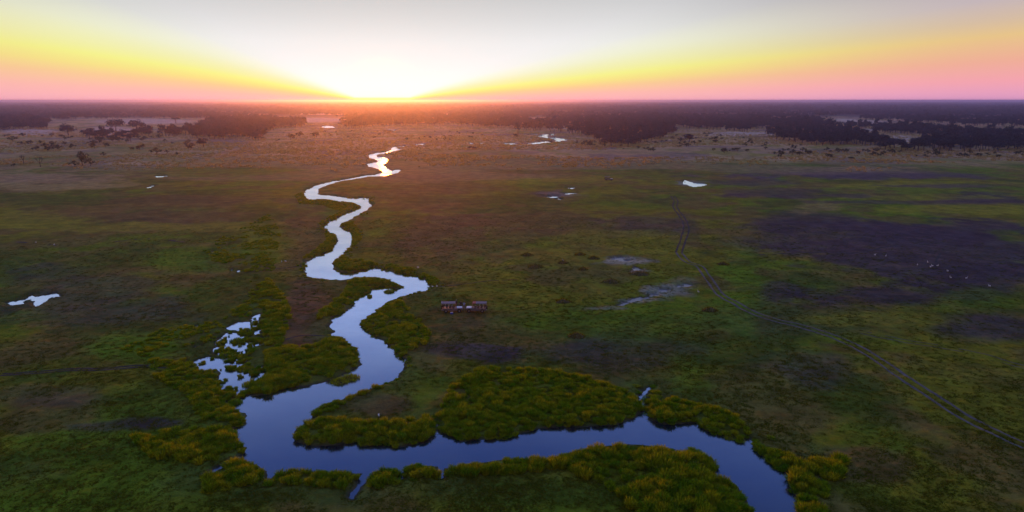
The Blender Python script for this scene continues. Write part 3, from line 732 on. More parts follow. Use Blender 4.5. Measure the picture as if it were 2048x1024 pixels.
def px_size(u, v, hpx):                         # height in metres of something hpx tall standing at (u, v)
    x, y = at(u, v); return hpx * float(y * CP + H * SP) / F
KH = {'umbrella': 8.0, 'round': 9.3, 'tall': 13.0, 'wide': 8.8, 'shrub': 3.1}
KW = {'umbrella': 9.5, 'round': 9.0, 'tall': 8.5, 'wide': 13., 'shrub': 4.2}
def by_px(name, kind, u, v, wpx, hpx, label, cat='tree', group=None):
    x, y = at(u, v); s = px_size(u, v, wpx) / KW[kind]; sz = px_size(u, v, hpx) / KH[kind]
    return plant_tree(name, kind, float(x), float(y), s, sz, label, cat, group)
single = [
 ('tree', 'shrub', 165, 332, 34, 30, 'rounded dark tree rising from low bushes on the left plain', 'tree'),
 ('bush', 'shrub', 150, 333, 26, 12, 'low dark bush at the left foot of the lone rounded tree', 'bush'),
 ('bush', 'shrub', 182, 332, 26, 16, 'sloping dark bush at the right foot of the lone rounded tree', 'bush'),
 ('bush', 'shrub', 208, 313, 14, 9, 'small round bush just beyond the lone rounded tree', 'bush'),
 ('bush', 'shrub', 314, 309, 27, 14, 'broad dark bush standing by itself above the thin white pool', 'bush'),
 ('bush', 'shrub', 353, 311, 8, 8, 'tiny dark bush right of the broad lone bush', 'bush'),
 ('tree', 'wide', 137, 271, 34, 23, 'spreading lone tree before the left woods', 'tree'),
 ('tree', 'umbrella', 352, 247, 21, 12, 'flat topped lone tree on the pale clearing at left', 'tree'),
 ('tree', 'round', 262, 284, 20, 19, 'lone tree standing forward of the left thickets', 'tree'),
 ('tree', 'round', 407, 294, 22, 20, 'reddish lone tree at the corner of the left woods', 'tree'),
 ('bush', 'shrub', 27, 333, 11, 8, 'small dark bush near the left edge of the plain', 'bush'),
 ('bush', 'shrub', 26, 283, 26, 11, 'brown bush on the tan plain near the left edge', 'bush'),
 ('tree', 'round', 182, 268, 22, 13, 'low tree at the left end of the paired grove', 'tree'),
 ('bush', 'shrub', 212, 270, 50, 11, 'low dark thicket at the foot of the paired grove', 'bush'),
 ('bush', 'shrub', 262, 269, 44, 9, 'dark undergrowth beneath the second tree of the paired grove', 'bush'),
 ('bush', 'shrub', 338, 272, 56, 10, 'long low dark bush at the left tip of the left wood', 'bush'),
 ('tree', 'wide', 232, 262, 36, 24, 'larger dark tree of the paired grove on the left plain', 'tree'),
 ('tree', 'wide', 273, 262, 38, 22, 'second broad tree of the paired grove on the left plain', 'tree'),
 ('bush', 'shrub', 582, 279, 22, 12, 'left bush of the trio before the woods left of the sun', 'bush'),
 ('bush', 'shrub', 600, 275, 22, 13, 'middle bush of the trio before the woods left of the sun', 'bush'),
 ('bush', 'shrub', 633, 275, 22, 12, 'right bush of the trio before the woods left of the sun', 'bush'),
 ('bush', 'wide', 517, 281, 24, 11, 'wide bush at the foot of the left woods corner', 'bush'),
 ('bush', 'wide', 776, 267, 24, 7, 'dark flat bush beside the golden fleck of water', 'bush'),
 ('bush', 'shrub', 848, 276, 8, 5, 'tiny bush on the orange plain right of the golden water', 'bush'),
 ('tree', 'round', 1036, 268, 16, 26, 'tall dark tree left of the far backwater', 'tree'),
 ('bush', 'shrub', 1028, 275, 20, 9, 'dark bush at the foot of the tree by the far backwater', 'bush'),
 ('bush', 'wide', 945, 298, 24, 6, 'low spreading bush right of the end of the river', 'bush'),
 ('tree', 'wide', 1222, 293, 50, 20, 'broad green tree at the front corner of the middle woods', 'tree'),
 ('tree', 'wide', 1256, 294, 38, 16, 'low green tree right of the front corner of the middle woods', 'tree'),
 ('tree', 'round', 1378, 285, 28, 18, 'rounded green tree alone on the grey plain', 'tree'),
 ('bush', 'shrub', 1475, 303, 30, 9, 'dark green bush on the tan plain right of centre', 'bush'),
 ('bush', 'shrub', 1655, 315, 26, 9, 'low dark bush at the edge of the dark right hand grass', 'bush'),
 ('bush', 'shrub', 1700, 319, 18, 6, 'small low bush right of the low dark bush', 'bush'),
 ('bush', 'shrub', 1585, 309, 12, 7, 'small round bush before the right woods', 'bush'),
 ('bush', 'shrub', 1998, 316, 16, 8, 'dark bush on the green strip at far right', 'bush'),
 ('bush', 'shrub', 1975, 311, 10, 7, 'smaller dark bush on the green strip at far right', 'bush'),
 ('bush', 'shrub', 1918, 312, 13, 9, 'rounded bush on the green strip below the right woods', 'bush'),
 ('tree', 'wide', 1815, 300, 26, 14, 'rounded tree on the pale green opening at right', 'tree'),
 ('tree', 'tall', 1836, 243, 8, 14, 'pale slender tree rising over the right woods', 'tree'),
]
for a_ in single: by_px(*a_)
# two bare trees on the left plain
def bare_tree(u, v, hpx, label):
    vs, qs = [], []
    rs = random.Random(int(u)); hh = px_size(u, v, hpx)
    def br(p_, d_, L_, r_, n_):
        q_ = (p_[0] + d_[0] * L_, p_[1] + d_[1] * L_, p_[2] + d_[2] * L_)
        tube(vs, qs, [p_, q_], [r_, r_ * .65], 5)
        if n_:
            for _ in range(3):
                dd2 = Vector((d_[0] + rs.uniform(-.8, .8), d_[1] + rs.uniform(-.8, .8), d_[2] + rs.uniform(-.1, .4))).normalized()
                br(q_, tuple(dd2), L_ * .68, r_ * .6, n_ - 1)
    br((0, 0, -.3), (0, 0, 1), hh * .4, .28, 4)
    x, y = at(u, v)
    r = empty('bare_tree', (float(x), float(y), terr(float(x), float(y))))
    obj('trunk', mesh_np('trunk', vs, qs, mats=[m_bark]), r)
    tag(r, label, 'tree')
bare_tree(48, 328, 18, 'leafless grey tree near the left edge of the plain')
bare_tree(81, 334, 20, 'thin leafless tree right of the bigger bare one')

# woods: outlines of where the trunks stand
woods = [
 ('left edge', 'dark trees of the wood at the left edge', [(-60,238),(60,238),(100,246),(95,257),(60,262),(0,266),(-60,268)], ('wide', 'round'), 1.0),
 ('left wood', 'dark trees of the long wood left of the sun', [(310,276),(330,268),(370,262),(400,256),(420,243),(470,240),(560,238),(608,246),(612,253),(560,257),(532,266),(528,280),(470,282),(420,280),(370,276)], ('wide', 'round', 'tall'), 1.0),
 ('left thicket', 'low dark thicket trees on the left plain', [(165,272),(300,266),(306,275),(200,281),(165,277)], ('round', 'wide'), .55),
 ('sun wood', 'hazy orange trees of the wood beneath the sun', [(675,256),(700,240),(760,236),(880,238),(1030,240),(1060,246),(1030,258),(960,254),(900,250),(760,252),(710,258)], ('wide', 'round', 'tall'), 1.0),
 ('middle wood', 'dark trees of the wood behind the far backwater', [(1060,246),(1150,240),(1300,236),(1340,250),(1350,268),(1310,282),(1270,290),(1200,288),(1165,272),(1100,264),(1040,262)], ('wide', 'round'), .9),
 ('right wood', 'dark trees of the long wood right of centre', [(1300,236),(1420,238),(1520,240),(1630,240),(1660,252),(1700,268),(1760,285),(1790,298),(1760,303),(1690,300),(1640,294),(1560,282),(1480,264),(1380,258),(1330,252)], ('wide', 'round', 'tall'), 1.0),
 ('far right wood', 'dark trees of the wood at the right edge', [(1835,285),(1850,276),(1905,266),(1990,270),(2110,275),(2110,304),(2000,304),(1930,306),(1870,304),(1790,306),(1800,300),(1840,296)], ('wide', 'round', 'tall'), 1.0),
 ('right strip', 'trees of the strip crossing the pale clearing at right', [(1690,252),(1800,256),(1905,262),(1900,269),(1840,272),(1780,268),(1700,262)], ('wide', 'round'), .8),
]
def grow_wood(px_outline, spacing, jit):
    P_ = poly(px_outline); lo = P_.min(0); hi = P_.max(0)
    xs = np.arange(lo[0], hi[0], spacing); ys = np.arange(lo[1], hi[1], spacing)
    X, Y = np.meshgrid(xs, ys); X = X + rng.uniform(-jit, jit, X.shape) * spacing; Y = Y + rng.uniform(-jit, jit, Y.shape) * spacing
    X, Y = X.ravel(), Y.ravel()
    u, v = pix(X, Y)
    m = inside(P_, X, Y) & (clearing(u, v) < .3) & (fbm(X, Y, 55, 4, 21) > .385) & (np.abs(u - 1024) < 1180)
    return X[m], Y[m]
cand = []
for wi, (nm, lab, pl, kinds, hs) in enumerate(woods):
    x, y = grow_wood(pl, 11.5, .42)
    for i in range(len(x)): cand.append((math.hypot(x[i], y[i]), x[i], y[i], wi))
cand.sort()
front_trees = []
per = {i: 0 for i in range(len(woods))}
rest_x, rest_y, rest_w = [], [], []
for d_, x_, y_, wi in cand:
    if len(front_trees) < 270 and per[wi] < 75:
        front_trees.append((x_, y_, wi)); per[wi] += 1
    else: rest_x.append(x_); rest_y.append(y_); rest_w.append(wi)
for x_, y_, wi in front_trees:
    nm, lab, pl, kinds, hs = woods[wi]
    s_ = rnd(.85, 1.3) * (.75 + .25 * hs)
    kd = random.choice(kinds); u_, v_ = pix(x_, y_)
    us = [c_[0] for c_ in pl]; f_ = (u_ - min(us)) / (max(us) - min(us))
    where = 'left end' if f_ < .3 else 'middle' if f_ < .7 else 'right end'
    size = 'small' if s_ < .98 else 'large' if s_ > 1.15 else 'middling'
    shape = {'wide': 'spreading', 'round': 'rounded', 'tall': 'tall'}[kd]
    plant_tree('tree', kd, x_, y_, s_, s_ * rnd(.85, 1.1) * hs, size + ' ' + shape + ' tree at the ' + where + ' of the ' + lab.split(' of the ')[-1].replace('low dark thicket trees on', 'thickets on').replace('trees of the ', ''), 'tree', lab)
# merged trees for what cannot be counted
def joined_tree(kind, i, nleaf, leaf):
    vs, qs, lv, lq = tree_parts(kind, nleaf, leaf, seed=400 + i * 7)
    n0 = len(vs); qq = qs + [tuple(k_ + n0 for k_ in q) for q in lq]
    return obj('wood_tree', mesh_np('wood_tree', vs + lv, qq, mats=[m_bark, m_leaf], mat_idx=[0] * len(qs) + [1] * len(lq)), link=False)
wood_protos = [joined_tree('wide', 1, 420, 1.0), joined_tree('round', 2, 340, 1.0), joined_tree('wide', 3, 420, 1.0), joined_tree('round', 4, 340, 1.0), joined_tree('tall', 5, 380, 1.0), joined_tree('umbrella', 6, 300, .9)]
c_wood = proto_collection('wood_trees', wood_protos)
rx, ry = list(rest_x), list(rest_y)
# the continuous woodland behind, from about 1.2 to 3.2 km
def belt(d0, d1, spacing, thr, az_lim=40, vmax=None):
    area = (d1 ** 2 - d0 ** 2) * R(az_lim); n_ = int(area / spacing ** 2)
    dd_ = np.sqrt(rng.uniform(d0 ** 2, d1 ** 2, n_)); aa_ = R(rng.uniform(-az_lim, az_lim, n_))
    x, y = dd_ * np.sin(aa_), dd_ * np.cos(aa_)
    u, v = pix(x, y)
    m = (clearing(u, v) < .35) & (fbm(x * .6, y, 130, 4, 23) > thr)
    if vmax is not None: m &= v < vmax(u, x, y)
    return x[m], y[m]
def vlim(u, x, y):
    base = np.interp(u, [0, 150, 300, 420, 620, 700, 1050, 1300, 1600, 1700, 1900, 2048], [246, 240, 236, 236, 234, 238, 238, 238, 240, 238, 250, 256])
    return base + (fbm(x, y, 90, 3, 40) - .5) * 16
x, y = belt(1050, 3200, 15.5, .40, 40, vlim)
rx += list(x); ry += list(y)
rx = np.array(rx); ry = np.array(ry); n_ = len(rx); s_ = rng.uniform(.75, 1.35, n_)
print('trees in woods', n_, 'reeds', reed_total)
scatter('woodland', np.stack([rx, ry, np.full(n_, .35)], 1), np.stack([s_, s_, s_ * rng.uniform(.8, 1.15, n_)], 1), np.stack([rx * 0, rx * 0, rng.uniform(0, 6.28, n_)], 1),
        rng.integers(0, 6, n_), c_wood, 'dense dark woodland stretching across the plain below the horizon', 'woodland')
# patches of canopy for the farthest kilometres
def patch(i):
    rs = random.Random(900 + i); lv, lq = [], []
    for t_ in range(34):
        cx_, cy_ = rs.uniform(-42, 42), rs.uniform(-42, 42); hh = rs.uniform(6, 13) + (5 if rs.random() < .1 else 0); cr = rs.uniform(3.5, 7)
        for k_ in range(34):
            a_ = rs.uniform(0, 6.28); u = rs.uniform(-.5, 1); q = math.sqrt(max(0, 1 - u * u))
            c = Vector((cx_ + cr * q * math.cos(a_), cy_ + cr * q * math.sin(a_), hh * .62 + hh * .36 * u))
            n = Vector((q * math.cos(a_) + rs.uniform(-.5, .5), q * math.sin(a_) + rs.uniform(-.5, .5), u + .2)).normalized()
            t1 = n.orthogonal().normalized(); t1.rotate(Matrix.Rotation(rs.uniform(0, 6.28), 3, n)); t2 = n.cross(t1); L_ = rs.uniform(1.6, 3.0)
            b0 = len(lv)
            for sx_, sy_ in ((-.5, -.4), (.5, -.5), (.55, .4), (-.4, .5)): lv.append(tuple(c + t1 * L_ * sx_ + t2 * L_ * sy_))
            lq.append((b0, b0 + 1, b0 + 2, b0 + 3))
    return obj('canopy_patch', mesh_np('canopy_patch', lv, lq, mats=[m_leaf]), link=False)
c_patch = proto_collection('canopy_patches', [patch(i) for i in range(4)])
xs_, ys_ = [], []
for d0, d1, sp in ((3150, 6000, 95), (6000, 14000, 150)):
    x, y = belt(d0, d1, sp, .33, 40); xs_.append(x); ys_.append(y)
x = np.concatenate(xs_); y = np.concatenate(ys_); n_ = len(x); s_ = rng.uniform(.9, 1.25, n_)
scatter('far_woodland', np.stack([x, y, np.full(n_, .3)], 1), np.stack([s_, s_, s_ * rng.uniform(.75, 1.1, n_)], 1), np.stack([x * 0, x * 0, rng.uniform(0, 6.28, n_)], 1),
        rng.integers(0, 4, n_), c_patch, 'hazy purple woodland fading into the horizon', 'woodland')

# scattered shrubs on the tan plains
groups = [
 ('small dark shrubs dotting the tan plain at left', [(0,272),(300,272),(420,292),(380,318),(200,300),(0,316)], 60, 'shrub', 2.2),
 ('small shrubs dotting the orange plain beneath the sun', [(530,268),(700,262),(900,262),(1000,272),(900,284),(700,282),(540,290)], 50, 'shrub', 1.3),
 ('dark shrubs dotting the tan plain right of centre', [(1270,285),(1330,272),(1420,268),(1600,290),(1700,305),(1560,316),(1400,305),(1270,305)], 75, 'shrub', 1.7),
 ('dark shrubs along the foot of the right woods', [(1600,300),(1720,304),(2048,308),(2048,318),(1850,316),(1700,312)], 45, 'shrub', 1.5),
 ('low bushes at the foot of the middle woods', [(1060,268),(1180,282),(1290,296),(1300,304),(1180,296),(1100,276)], 25, 'shrub', 1.6),
]
for lab, pl, cnt, kd, sz_ in groups:
    x, y = scatter_in(pl, .02, rng)
    if len(x) < cnt: x, y = scatter_in(pl, .2, rng)
    w, p, _n = all_sd(x, y); ok = (w > 4) & (p > 4)
    u, v = pix(x, y); prob = ok & (fbm(x, y, 40, 3, 55) > .42)
    x, y = x[prob], y[prob]
    for i in range(min(cnt, len(x))):
        s_ = sz_ * rnd(.45, 1.1)
        us = [c_[0] for c_ in pl]; f_ = (float(pix(x[i], y[i])[0]) - min(us)) / (max(us) - min(us))
        where = 'at the left of' if f_ < .3 else 'in the middle of' if f_ < .68 else 'at the right of'
        fz = rnd(.6, 1.0)
        wd = ('tiny ' if s_ < sz_ * .62 else 'larger ' if s_ > sz_ * .9 else 'small ') + ('squat' if fz < .78 else 'rounded')
        plant_tree('shrub', kd, float(x[i]), float(y[i]), s_, s_ * fz, wd + ' dark shrub ' + where + ' ' + lab.split('dotting ')[-1].replace('dark shrubs along ', '').replace('low bushes at ', ''), 'shrub', lab)

#@@OBJECTS
# ------------------------------------------------------------------ wheel tracks and trails
m_rut, N = material('bare track soil')
geo = N.n.new('ShaderNodeNewGeometry')
out(N, principled(N, N.ramp(noise(N, .8, 5, .6, geo.outputs['Position']), [(.3, (.09, .078, .07)), (.7, (.19, .16, .15))]), .9, .08))
m_trail, N = material('dark trodden trail')
geo = N.n.new('ShaderNodeNewGeometry')
out(N, principled(N, N.ramp(noise(N, .8, 5, .6, geo.outputs['Position']), [(.3, (.020, .017, .018)), (.7, (.05, .04, .042))]), .85, .2))
def spline(pts, n_=14):
    P_ = np.array(pts); res = []
    for i in range(len(P_) - 1):
        p0 = P_[max(i - 1, 0)]; p1 = P_[i]; p2 = P_[i + 1]; p3 = P_[min(i + 2, len(P_) - 1)]
        for k_ in range(n_):
            s_ = k_ / n_
            res.append(.5 * ((2 * p1) + (-p0 + p2) * s_ + (2 * p0 - 5 * p1 + 4 * p2 - p3) * s_ ** 2 + (-p0 + 3 * p1 - 3 * p2 + p3) * s_ ** 3))
    res.append(P_[-1]); return np.array(res)
def ribbon(vs, qs, line, off, width, seed, lift=.035, gap=0.0):
    seg = np.diff(line, axis=0); L_ = np.concatenate([[0], np.cumsum(np.hypot(seg[:, 0], seg[:, 1]))])
    s_ = np.arange(0, L_[-1], .8); x = np.interp(s_, L_, line[:, 0]); y = np.interp(s_, L_, line[:, 1])
    tx = np.gradient(x); ty = np.gradient(y); ln = np.hypot(tx, ty); nx, ny = -ty / ln, tx / ln
    wob = (fbm(s_, s_ * 0, 9, 3, seed) - .5) * .5; ww = width * (.55 + .9 * fbm(s_, s_ * 0 + 5, 3.5, 3, seed + 3))
    cols = []
    for e in (-.5, -.17, .17, .5):
        k_ = off + wob + ww * e; px_, py_ = x + nx * k_, y + ny * k_
        cols.append(np.stack([px_, py_, terrain(px_, py_) + lift - (.03 if abs(e) == .5 else 0)], 1))
    b0 = len(vs)
    for i in range(len(s_)):
        for c_ in cols: vs.append(tuple(c_[i]))
    keep_ = fbm(s_, s_ * 0 + 3, 6, 3, seed + 9) > gap
    for i in range(len(s_) - 1):
        if keep_[i]:
            for j in range(3):
                a_ = b0 + i * 4 + j; qs.append((a_, a_ + 4, a_ + 5, a_ + 1))
def px_line(pts):
    p = np.array(pts, float); x, y = at(p[:, 0], p[:, 1]); return spline(np.stack([x, y], 1))
def track(name, pts, offs, width, mat, label, seed, gap=0.0, lift=.035):
    ln = px_line(pts); vs, qs = [], []
    for k_, o_ in enumerate(offs): ribbon(vs, qs, ln, o_, width, seed + 20 * k_, lift, gap)
    tag(obj(name, mesh_np(name, vs, qs, mats=[mat])), label, kind='structure')
main_track = [(1358,505),(1372,522),(1398,533),(1408,546),(1425,568),(1442,590),(1470,606),(1500,622),(1550,640),(1600,652),(1660,672),(1700,688),(1735,707),(1768,729),(1800,752),(1840,778),(1880,803),(1925,832),(1980,860),(2048,892),(2140,930)]
track('dirt_track', main_track, (-.85, .85), .55, m_rut, 'pale two wheel dirt track curving away at right', 101)
track('dirt_track', [(1345,392),(1352,402),(1350,415),(1362,432),(1372,452),(1368,475),(1362,492),(1358,505)], (-.85, .85), .6, m_trail, 'darker upper stretch of the wheel track', 131)
track('dirt_track', [(1723,666),(1770,676),(1850,690),(1950,708),(2048,735),(2120,750)], (-.8, .8), .3, m_rut, 'faint second wheel track at right edge', 151, .42)
track('trail', [(1520,510),(1580,506),(1640,505),(1715,507),(1760,497),(1800,491),(1850,488),(1890,484)], (0,), .7, m_trail, 'thin dark game trail across the purple grass at right', 171, .3)
track('trail', [(1873,532),(1872,520),(1884,502),(1900,495),(1925,492)], (0,), .7, m_trail, 'short dark hooked trail at far right', 181, .3)
track('trail', [(0,752),(70,748),(140,742),(200,742),(260,736),(330,736),(370,740)], (0, .9), .6, m_trail, 'dark muddy trail at the left edge', 191, .25)
track('trail', [(862,573),(890,572),(930,568),(980,562),(1040,560)], (0,), .5, m_trail, 'thin dark trail from the river bend past the vehicles', 201, .3)
track('trail', [(490,545),(540,538),(590,534),(612,528)], (0,), .6, m_trail, 'thin dark trail ending at the left bank', 211, .3)
track('trail', [(560,683),(600,672),(640,672),(668,670)], (0,), .5, m_trail, 'thin dark trail across the brown meadow', 221, .3)
track('trail', [(440,497),(300,478),(160,492),(60,486),(-40,478)], (0,), 1.3, m_trail, 'faint dark trail over the left plain', 231, .55)  # broad broken ribbon in the dark trail colour

# ------------------------------------------------------------------ small mesh kit
def paint(name, base, rough=.6, metal=0.0, spec=.5, var=.25):
    m, N = material(name)
    geo = N.n.new('ShaderNodeNewGeometry')
    k_ = N.mr(noise(N, 3.5, 4, .6, geo.outputs['Position']), .3, .7, 1 - var, 1 + var)
    out(N, principled(N, N.scale(tuple(base), k_), rough, spec, Metallic=metal)); return m
class MB:
    def __init__(s): s.bm = bmesh.new()
    def box(s, c, d, bev=.02, rot=None, taper=None):
        r = bmesh.ops.create_cube(s.bm, size=1.0); vs = r['verts']
        for v in vs:
            k_ = 1.0
            if taper and v.co.z > 0: v.co.x *= taper[0]; v.co.y *= taper[1]
            v.co = Vector((v.co.x * d[0], v.co.y * d[1], v.co.z * d[2]))
            if rot: v.co = rot @ v.co
            v.co += Vector(c)
        if bev:
            es = list({e for v in vs for e in v.link_edges})
            bmesh.ops.bevel(s.bm, geom=es, offset=bev, segments=1, affect='EDGES')
        return s
    def rod(s, p, q, r_, n=8, r2=None):
        p = Vector(p); q = Vector(q); d_ = q - p
        res = bmesh.ops.create_cone(s.bm, cap_ends=True, segments=n, radius1=r_, radius2=r_ if r2 is None else r2, depth=d_.length)
        M_ = Matrix.Translation((p + q) / 2) @ d_.to_track_quat('Z', 'Y').to_matrix().to_4x4()
        for v in res['verts']: v.co = M_ @ v.co
        return s
    def ball(s, c, d, n=10, rot=None):
        r = bmesh.ops.create_uvsphere(s.bm, u_segments=n, v_segments=max(6, n // 2 + 2), radius=.5)
        for v in r['verts']:
            v.co = Vector((v.co.x * d[0], v.co.y * d[1], v.co.z * d[2]))
            if rot: v.co = rot @ v.co
            v.co += Vector(c)
        return s
    def lathe_y(s, c, prof, n=20):               # profile of (radius, y) turned round the y axis
        rings = []
        for r_, y_ in prof:
            rings.append([s.bm.verts.new((c[0] + r_ * math.cos(2 * math.pi * k_ / n), c[1] + y_, c[2] + r_ * math.sin(2 * math.pi * k_ / n))) for k_ in range(n)])
        for a_, b_ in zip(rings, rings[1:]):
            for k_ in range(n): s.bm.faces.new((a_[k_], a_[(k_ + 1) % n], b_[(k_ + 1) % n], b_[k_]))
        return s
    def sheet(s, pts, th_):                      # a closed prism: outline in xz, thickness along y, centred on y0
        return s
    def build(s, name, mat, parent, smooth=False):
        bmesh.ops.recalc_face_normals(s.bm, faces=s.bm.faces)
        me = bpy.data.meshes.new(name); s.bm.to_mesh(me); s.bm.free(); me.materials.append(mat)
        if smooth:
            for p_ in me.polygons: p_.use_smooth = True
        return obj(name, me, parent)

m_khaki = paint('khaki paint', (.12, .11, .115), .45); m_dark = paint('black metal', (.02, .02, .022), .5); m_tyre = paint('tyre rubber', (.018, .018, .018), .85, spec=.2)
m_rim = paint('steel rim', (.22, .21, .20), .4, .6); m_canvas = paint('canopy canvas', (.24, .21, .22), .85, spec=.1); m_white = paint('white bonnet', (.80, .80, .82), .35, var=.04)
m_red = paint('red brown canvas', (.50, .16, .12), .85, spec=.1); m_seat = paint('seat cover', (.10, .085, .07), .9, spec=.1); m_pale = paint('pale headrest cloth', (.55, .50, .48), .9, spec=.1)
m_glass, N = material('windscreen glass'); out(N, principled(N, (.04, .05, .06), .08, .6, Alpha=.45))
m_lamp = paint('headlamp glass', (.6, .6, .62), .15, var=.02); m_bluebox = paint('blue plastic', (.03, .07, .50), .4); m_skin = paint('skin', (.22, .12, .075), .6, var=.05)
m_hair = paint('dark hair', (.012, .009, .008), .7)

def safari_vehicle(name, label, red_front):
    r = empty(name)
    tag(r, label, 'safari vehicle', 'open safari vehicles on the plain')
    b = MB()                                     # nose towards +x, length 4.8, width 1.8
    b.box((-.55, 0, .72), (3.2, 1.72, .42), .05)             # tub
    b.box((1.55, 0, .70), (1.3, 1.30, .46), .05)             # engine bay
    b.box((-.05, 0, .47), (4.4, .9, .14), .02)               # frame rails
    for s_ in (-1, 1):
        b.box((1.55, s_ * .76, .93), (1.05, .26, .06), .02); b.box((.98, s_ * .76, .78), (.06, .26, .3), .01); b.box((2.1, s_ * .76, .82), (.06, .26, .22), .01)   # wings
        b.box((-1.35, s_ * .80, .93), (1.0, .20, .07), .02)
        b.box((.2, s_ * .89, .52), (1.6, .12, .05), .01)      # running board
    b.box((-.55, 0, .945), (3.16, 1.66, .03), .0)
    b.build('body', m_khaki, r)
    MB().box((1.52, 0, 1.01), (1.2, 1.24, .13), .045, taper=(.94, .9)).build('bonnet', m_white, r)
    MB().box((2.27, 0, .52), (.12, 1.7, .16), .03).rod((2.3, -.5, .5), (2.3, -.5, .98), .03).rod((2.3, .5, .5), (2.3, .5, .98), .03).rod((2.3, -.5, .98), (2.3, .5, .98), .03).build('bumper', m_dark, r)
    for s_ in (-1, 1): MB().rod((2.16, s_ * .48, .78), (2.24, s_ * .48, .78), .1, 12).build('headlight', m_lamp, r)
    MB().box((2.205, 0, .76), (.03, .62, .24), .01).build('grille', m_dark, r)
    # windscreen frame and pane
    rt = Matrix.Rotation(R(-14), 3, 'Y')
    MB().rod((.95, -.74, .98), (.82, -.74, 1.5), .025).rod((.95, .74, .98), (.82, .74, 1.5), .025).rod((.82, -.74, 1.5), (.82, .74, 1.5), .025).build('windscreen_frame', m_dark, r)
    MB().box((.885, 0, 1.25), (.012, 1.42, .46), 0, rot=rt).build('windscreen', m_glass, r)
    # canopy and its posts
    top = 2.08
    for x_ in (-2.1, -1.15, -.2, .62):
        for s_ in (-1, 1): MB().rod((x_, s_ * .82, .93), (x_, s_ * .78, top - .02), .024).build('post', m_dark, r)
    fx = -.78 if not red_front else -1.08
    ln = 3.0 if not red_front else 2.3
    c = MB(); c.box((fx, 0, top + .02), (ln, 1.72, .07), .03, taper=(.98, .86))
    for s_ in (-1, 1): c.box((fx, s_ * .85, top - .06), (ln, .03, .12), .008)
    c.box((fx - ln / 2, 0, top - .07), (.03, 1.68, .14), .008)
    c.build('canopy', m_canvas, r)
    if red_front:
        d = MB(); d.box((.42, 0, top + .015), (.68, 1.72, .07), .03, taper=(.98, .86)).box((.76, 0, top - .05), (.03, 1.68, .12), .008)
        d.build('canopy_flap', m_red, r)
    else:
        MB().rod((-2.25, -.85, top + .08), (-2.25, .85, top + .08), .06).build('rolled_side_curtain', m_pale, r)
    # tiered rows of seats
    for i_, (x_, z_) in enumerate(((.25, 1.02), (-.45, 1.10), (-1.15, 1.20), (-1.85, 1.30))):
        for s_ in (-1, 0, 1):
            if i_ == 0 and s_ == 0: continue
            st = MB().box((x_, s_ * .54, z_), (.44, .44, .13), .03).box((x_ - .24, s_ * .54, z_ + .26), (.10, .42, .46), .03, rot=Matrix.Rotation(R(-10), 3, 'Y')).rod((x_, s_ * .54, .9), (x_, s_ * .54, z_), .04).build('seat', m_seat, r)
            MB().box((x_ - .285, s_ * .54, z_ + .49), (.12, .34, .17), .03, rot=Matrix.Rotation(R(-10), 3, 'Y')).build('headrest', m_pale, st)
    MB().lathe_y((0, 0, 0), [(.17, -.012), (.19, 0), (.17, .012), (.155, 0), (.17, -.012)], 16).build('steering_wheel', m_dark, r).matrix_local = Matrix.Translation((.55, -.45, 1.28)) @ Matrix.Rotation(R(65), 4, 'Z') @ Matrix.Rotation(R(60), 4, 'X')
    for x_ in (1.5, -1.35):
        for s_ in (-1, 1):
            w_ = MB().lathe_y((x_, s_ * .74, .40), [(.22, -.12), (.36, -.125), (.40, -.09), (.405, 0), (.40, .09), (.36, .125), (.22, .12), (.22, -.12)], 22).build('wheel', m_tyre, r)
            MB().lathe_y((x_, s_ * .74, .40), [(.01, s_ * .06), (.10, s_ * .07), (.12, s_ * .10), (.20, s_ * .10), (.22, s_ * .12), (.22, -.1)], 16).build('rim', m_rim, w_)
    sp_ = MB().lathe_y((0, 0, 0), [(.2, -.11), (.36, -.12), (.39, 0), (.36, .12), (.2, .11), (.01, .08)], 20).build('spare_wheel', m_tyre, r)
    sp_.matrix_local = Matrix.Translation((-2.3, 0, 1.0)) @ Matrix.Rotation(R(90), 4, 'Z')
    return r
def ground_at(u, v):
    x, y = at(u, v); x, y = float(x), float(y); return x, y, terr(x, y)
def place(r, u, v, rz, lift=0.0, back=0.0):
    x, y, z = ground_at(u, v); y += back
    r.location = (x, y, z + lift); r.rotation_euler = (0, 0, rz)
va = safari_vehicle('safari_vehicle', 'open safari vehicle at left of the pair, its white bonnet towards the other', False)
place(va, 904.2, 626.3, R(3), back=.9)
vb = safari_vehicle('safari_vehicle', 'open safari vehicle at right of the pair with a reddish flap on its canopy', True)
place(vb, 952.3, 626.6, R(178), back=.9)
def dup_tree(r):
    c = r.copy(); col.objects.link(c)
    for ch in list(r.children):
        d = ch.copy(); col.objects.link(d); d.parent = c; d.matrix_parent_inverse = ch.matrix_parent_inverse.copy()
        for g in list(ch.children):
            e = g.copy(); col.objects.link(e); e.parent = d; e.matrix_parent_inverse = g.matrix_parent_inverse.copy()
    return c
vc = dup_tree(va); vc['label'] = 'lone dark vehicle far out on the grass beyond the river'
place(vc, 1217.5, 361, R(-18))

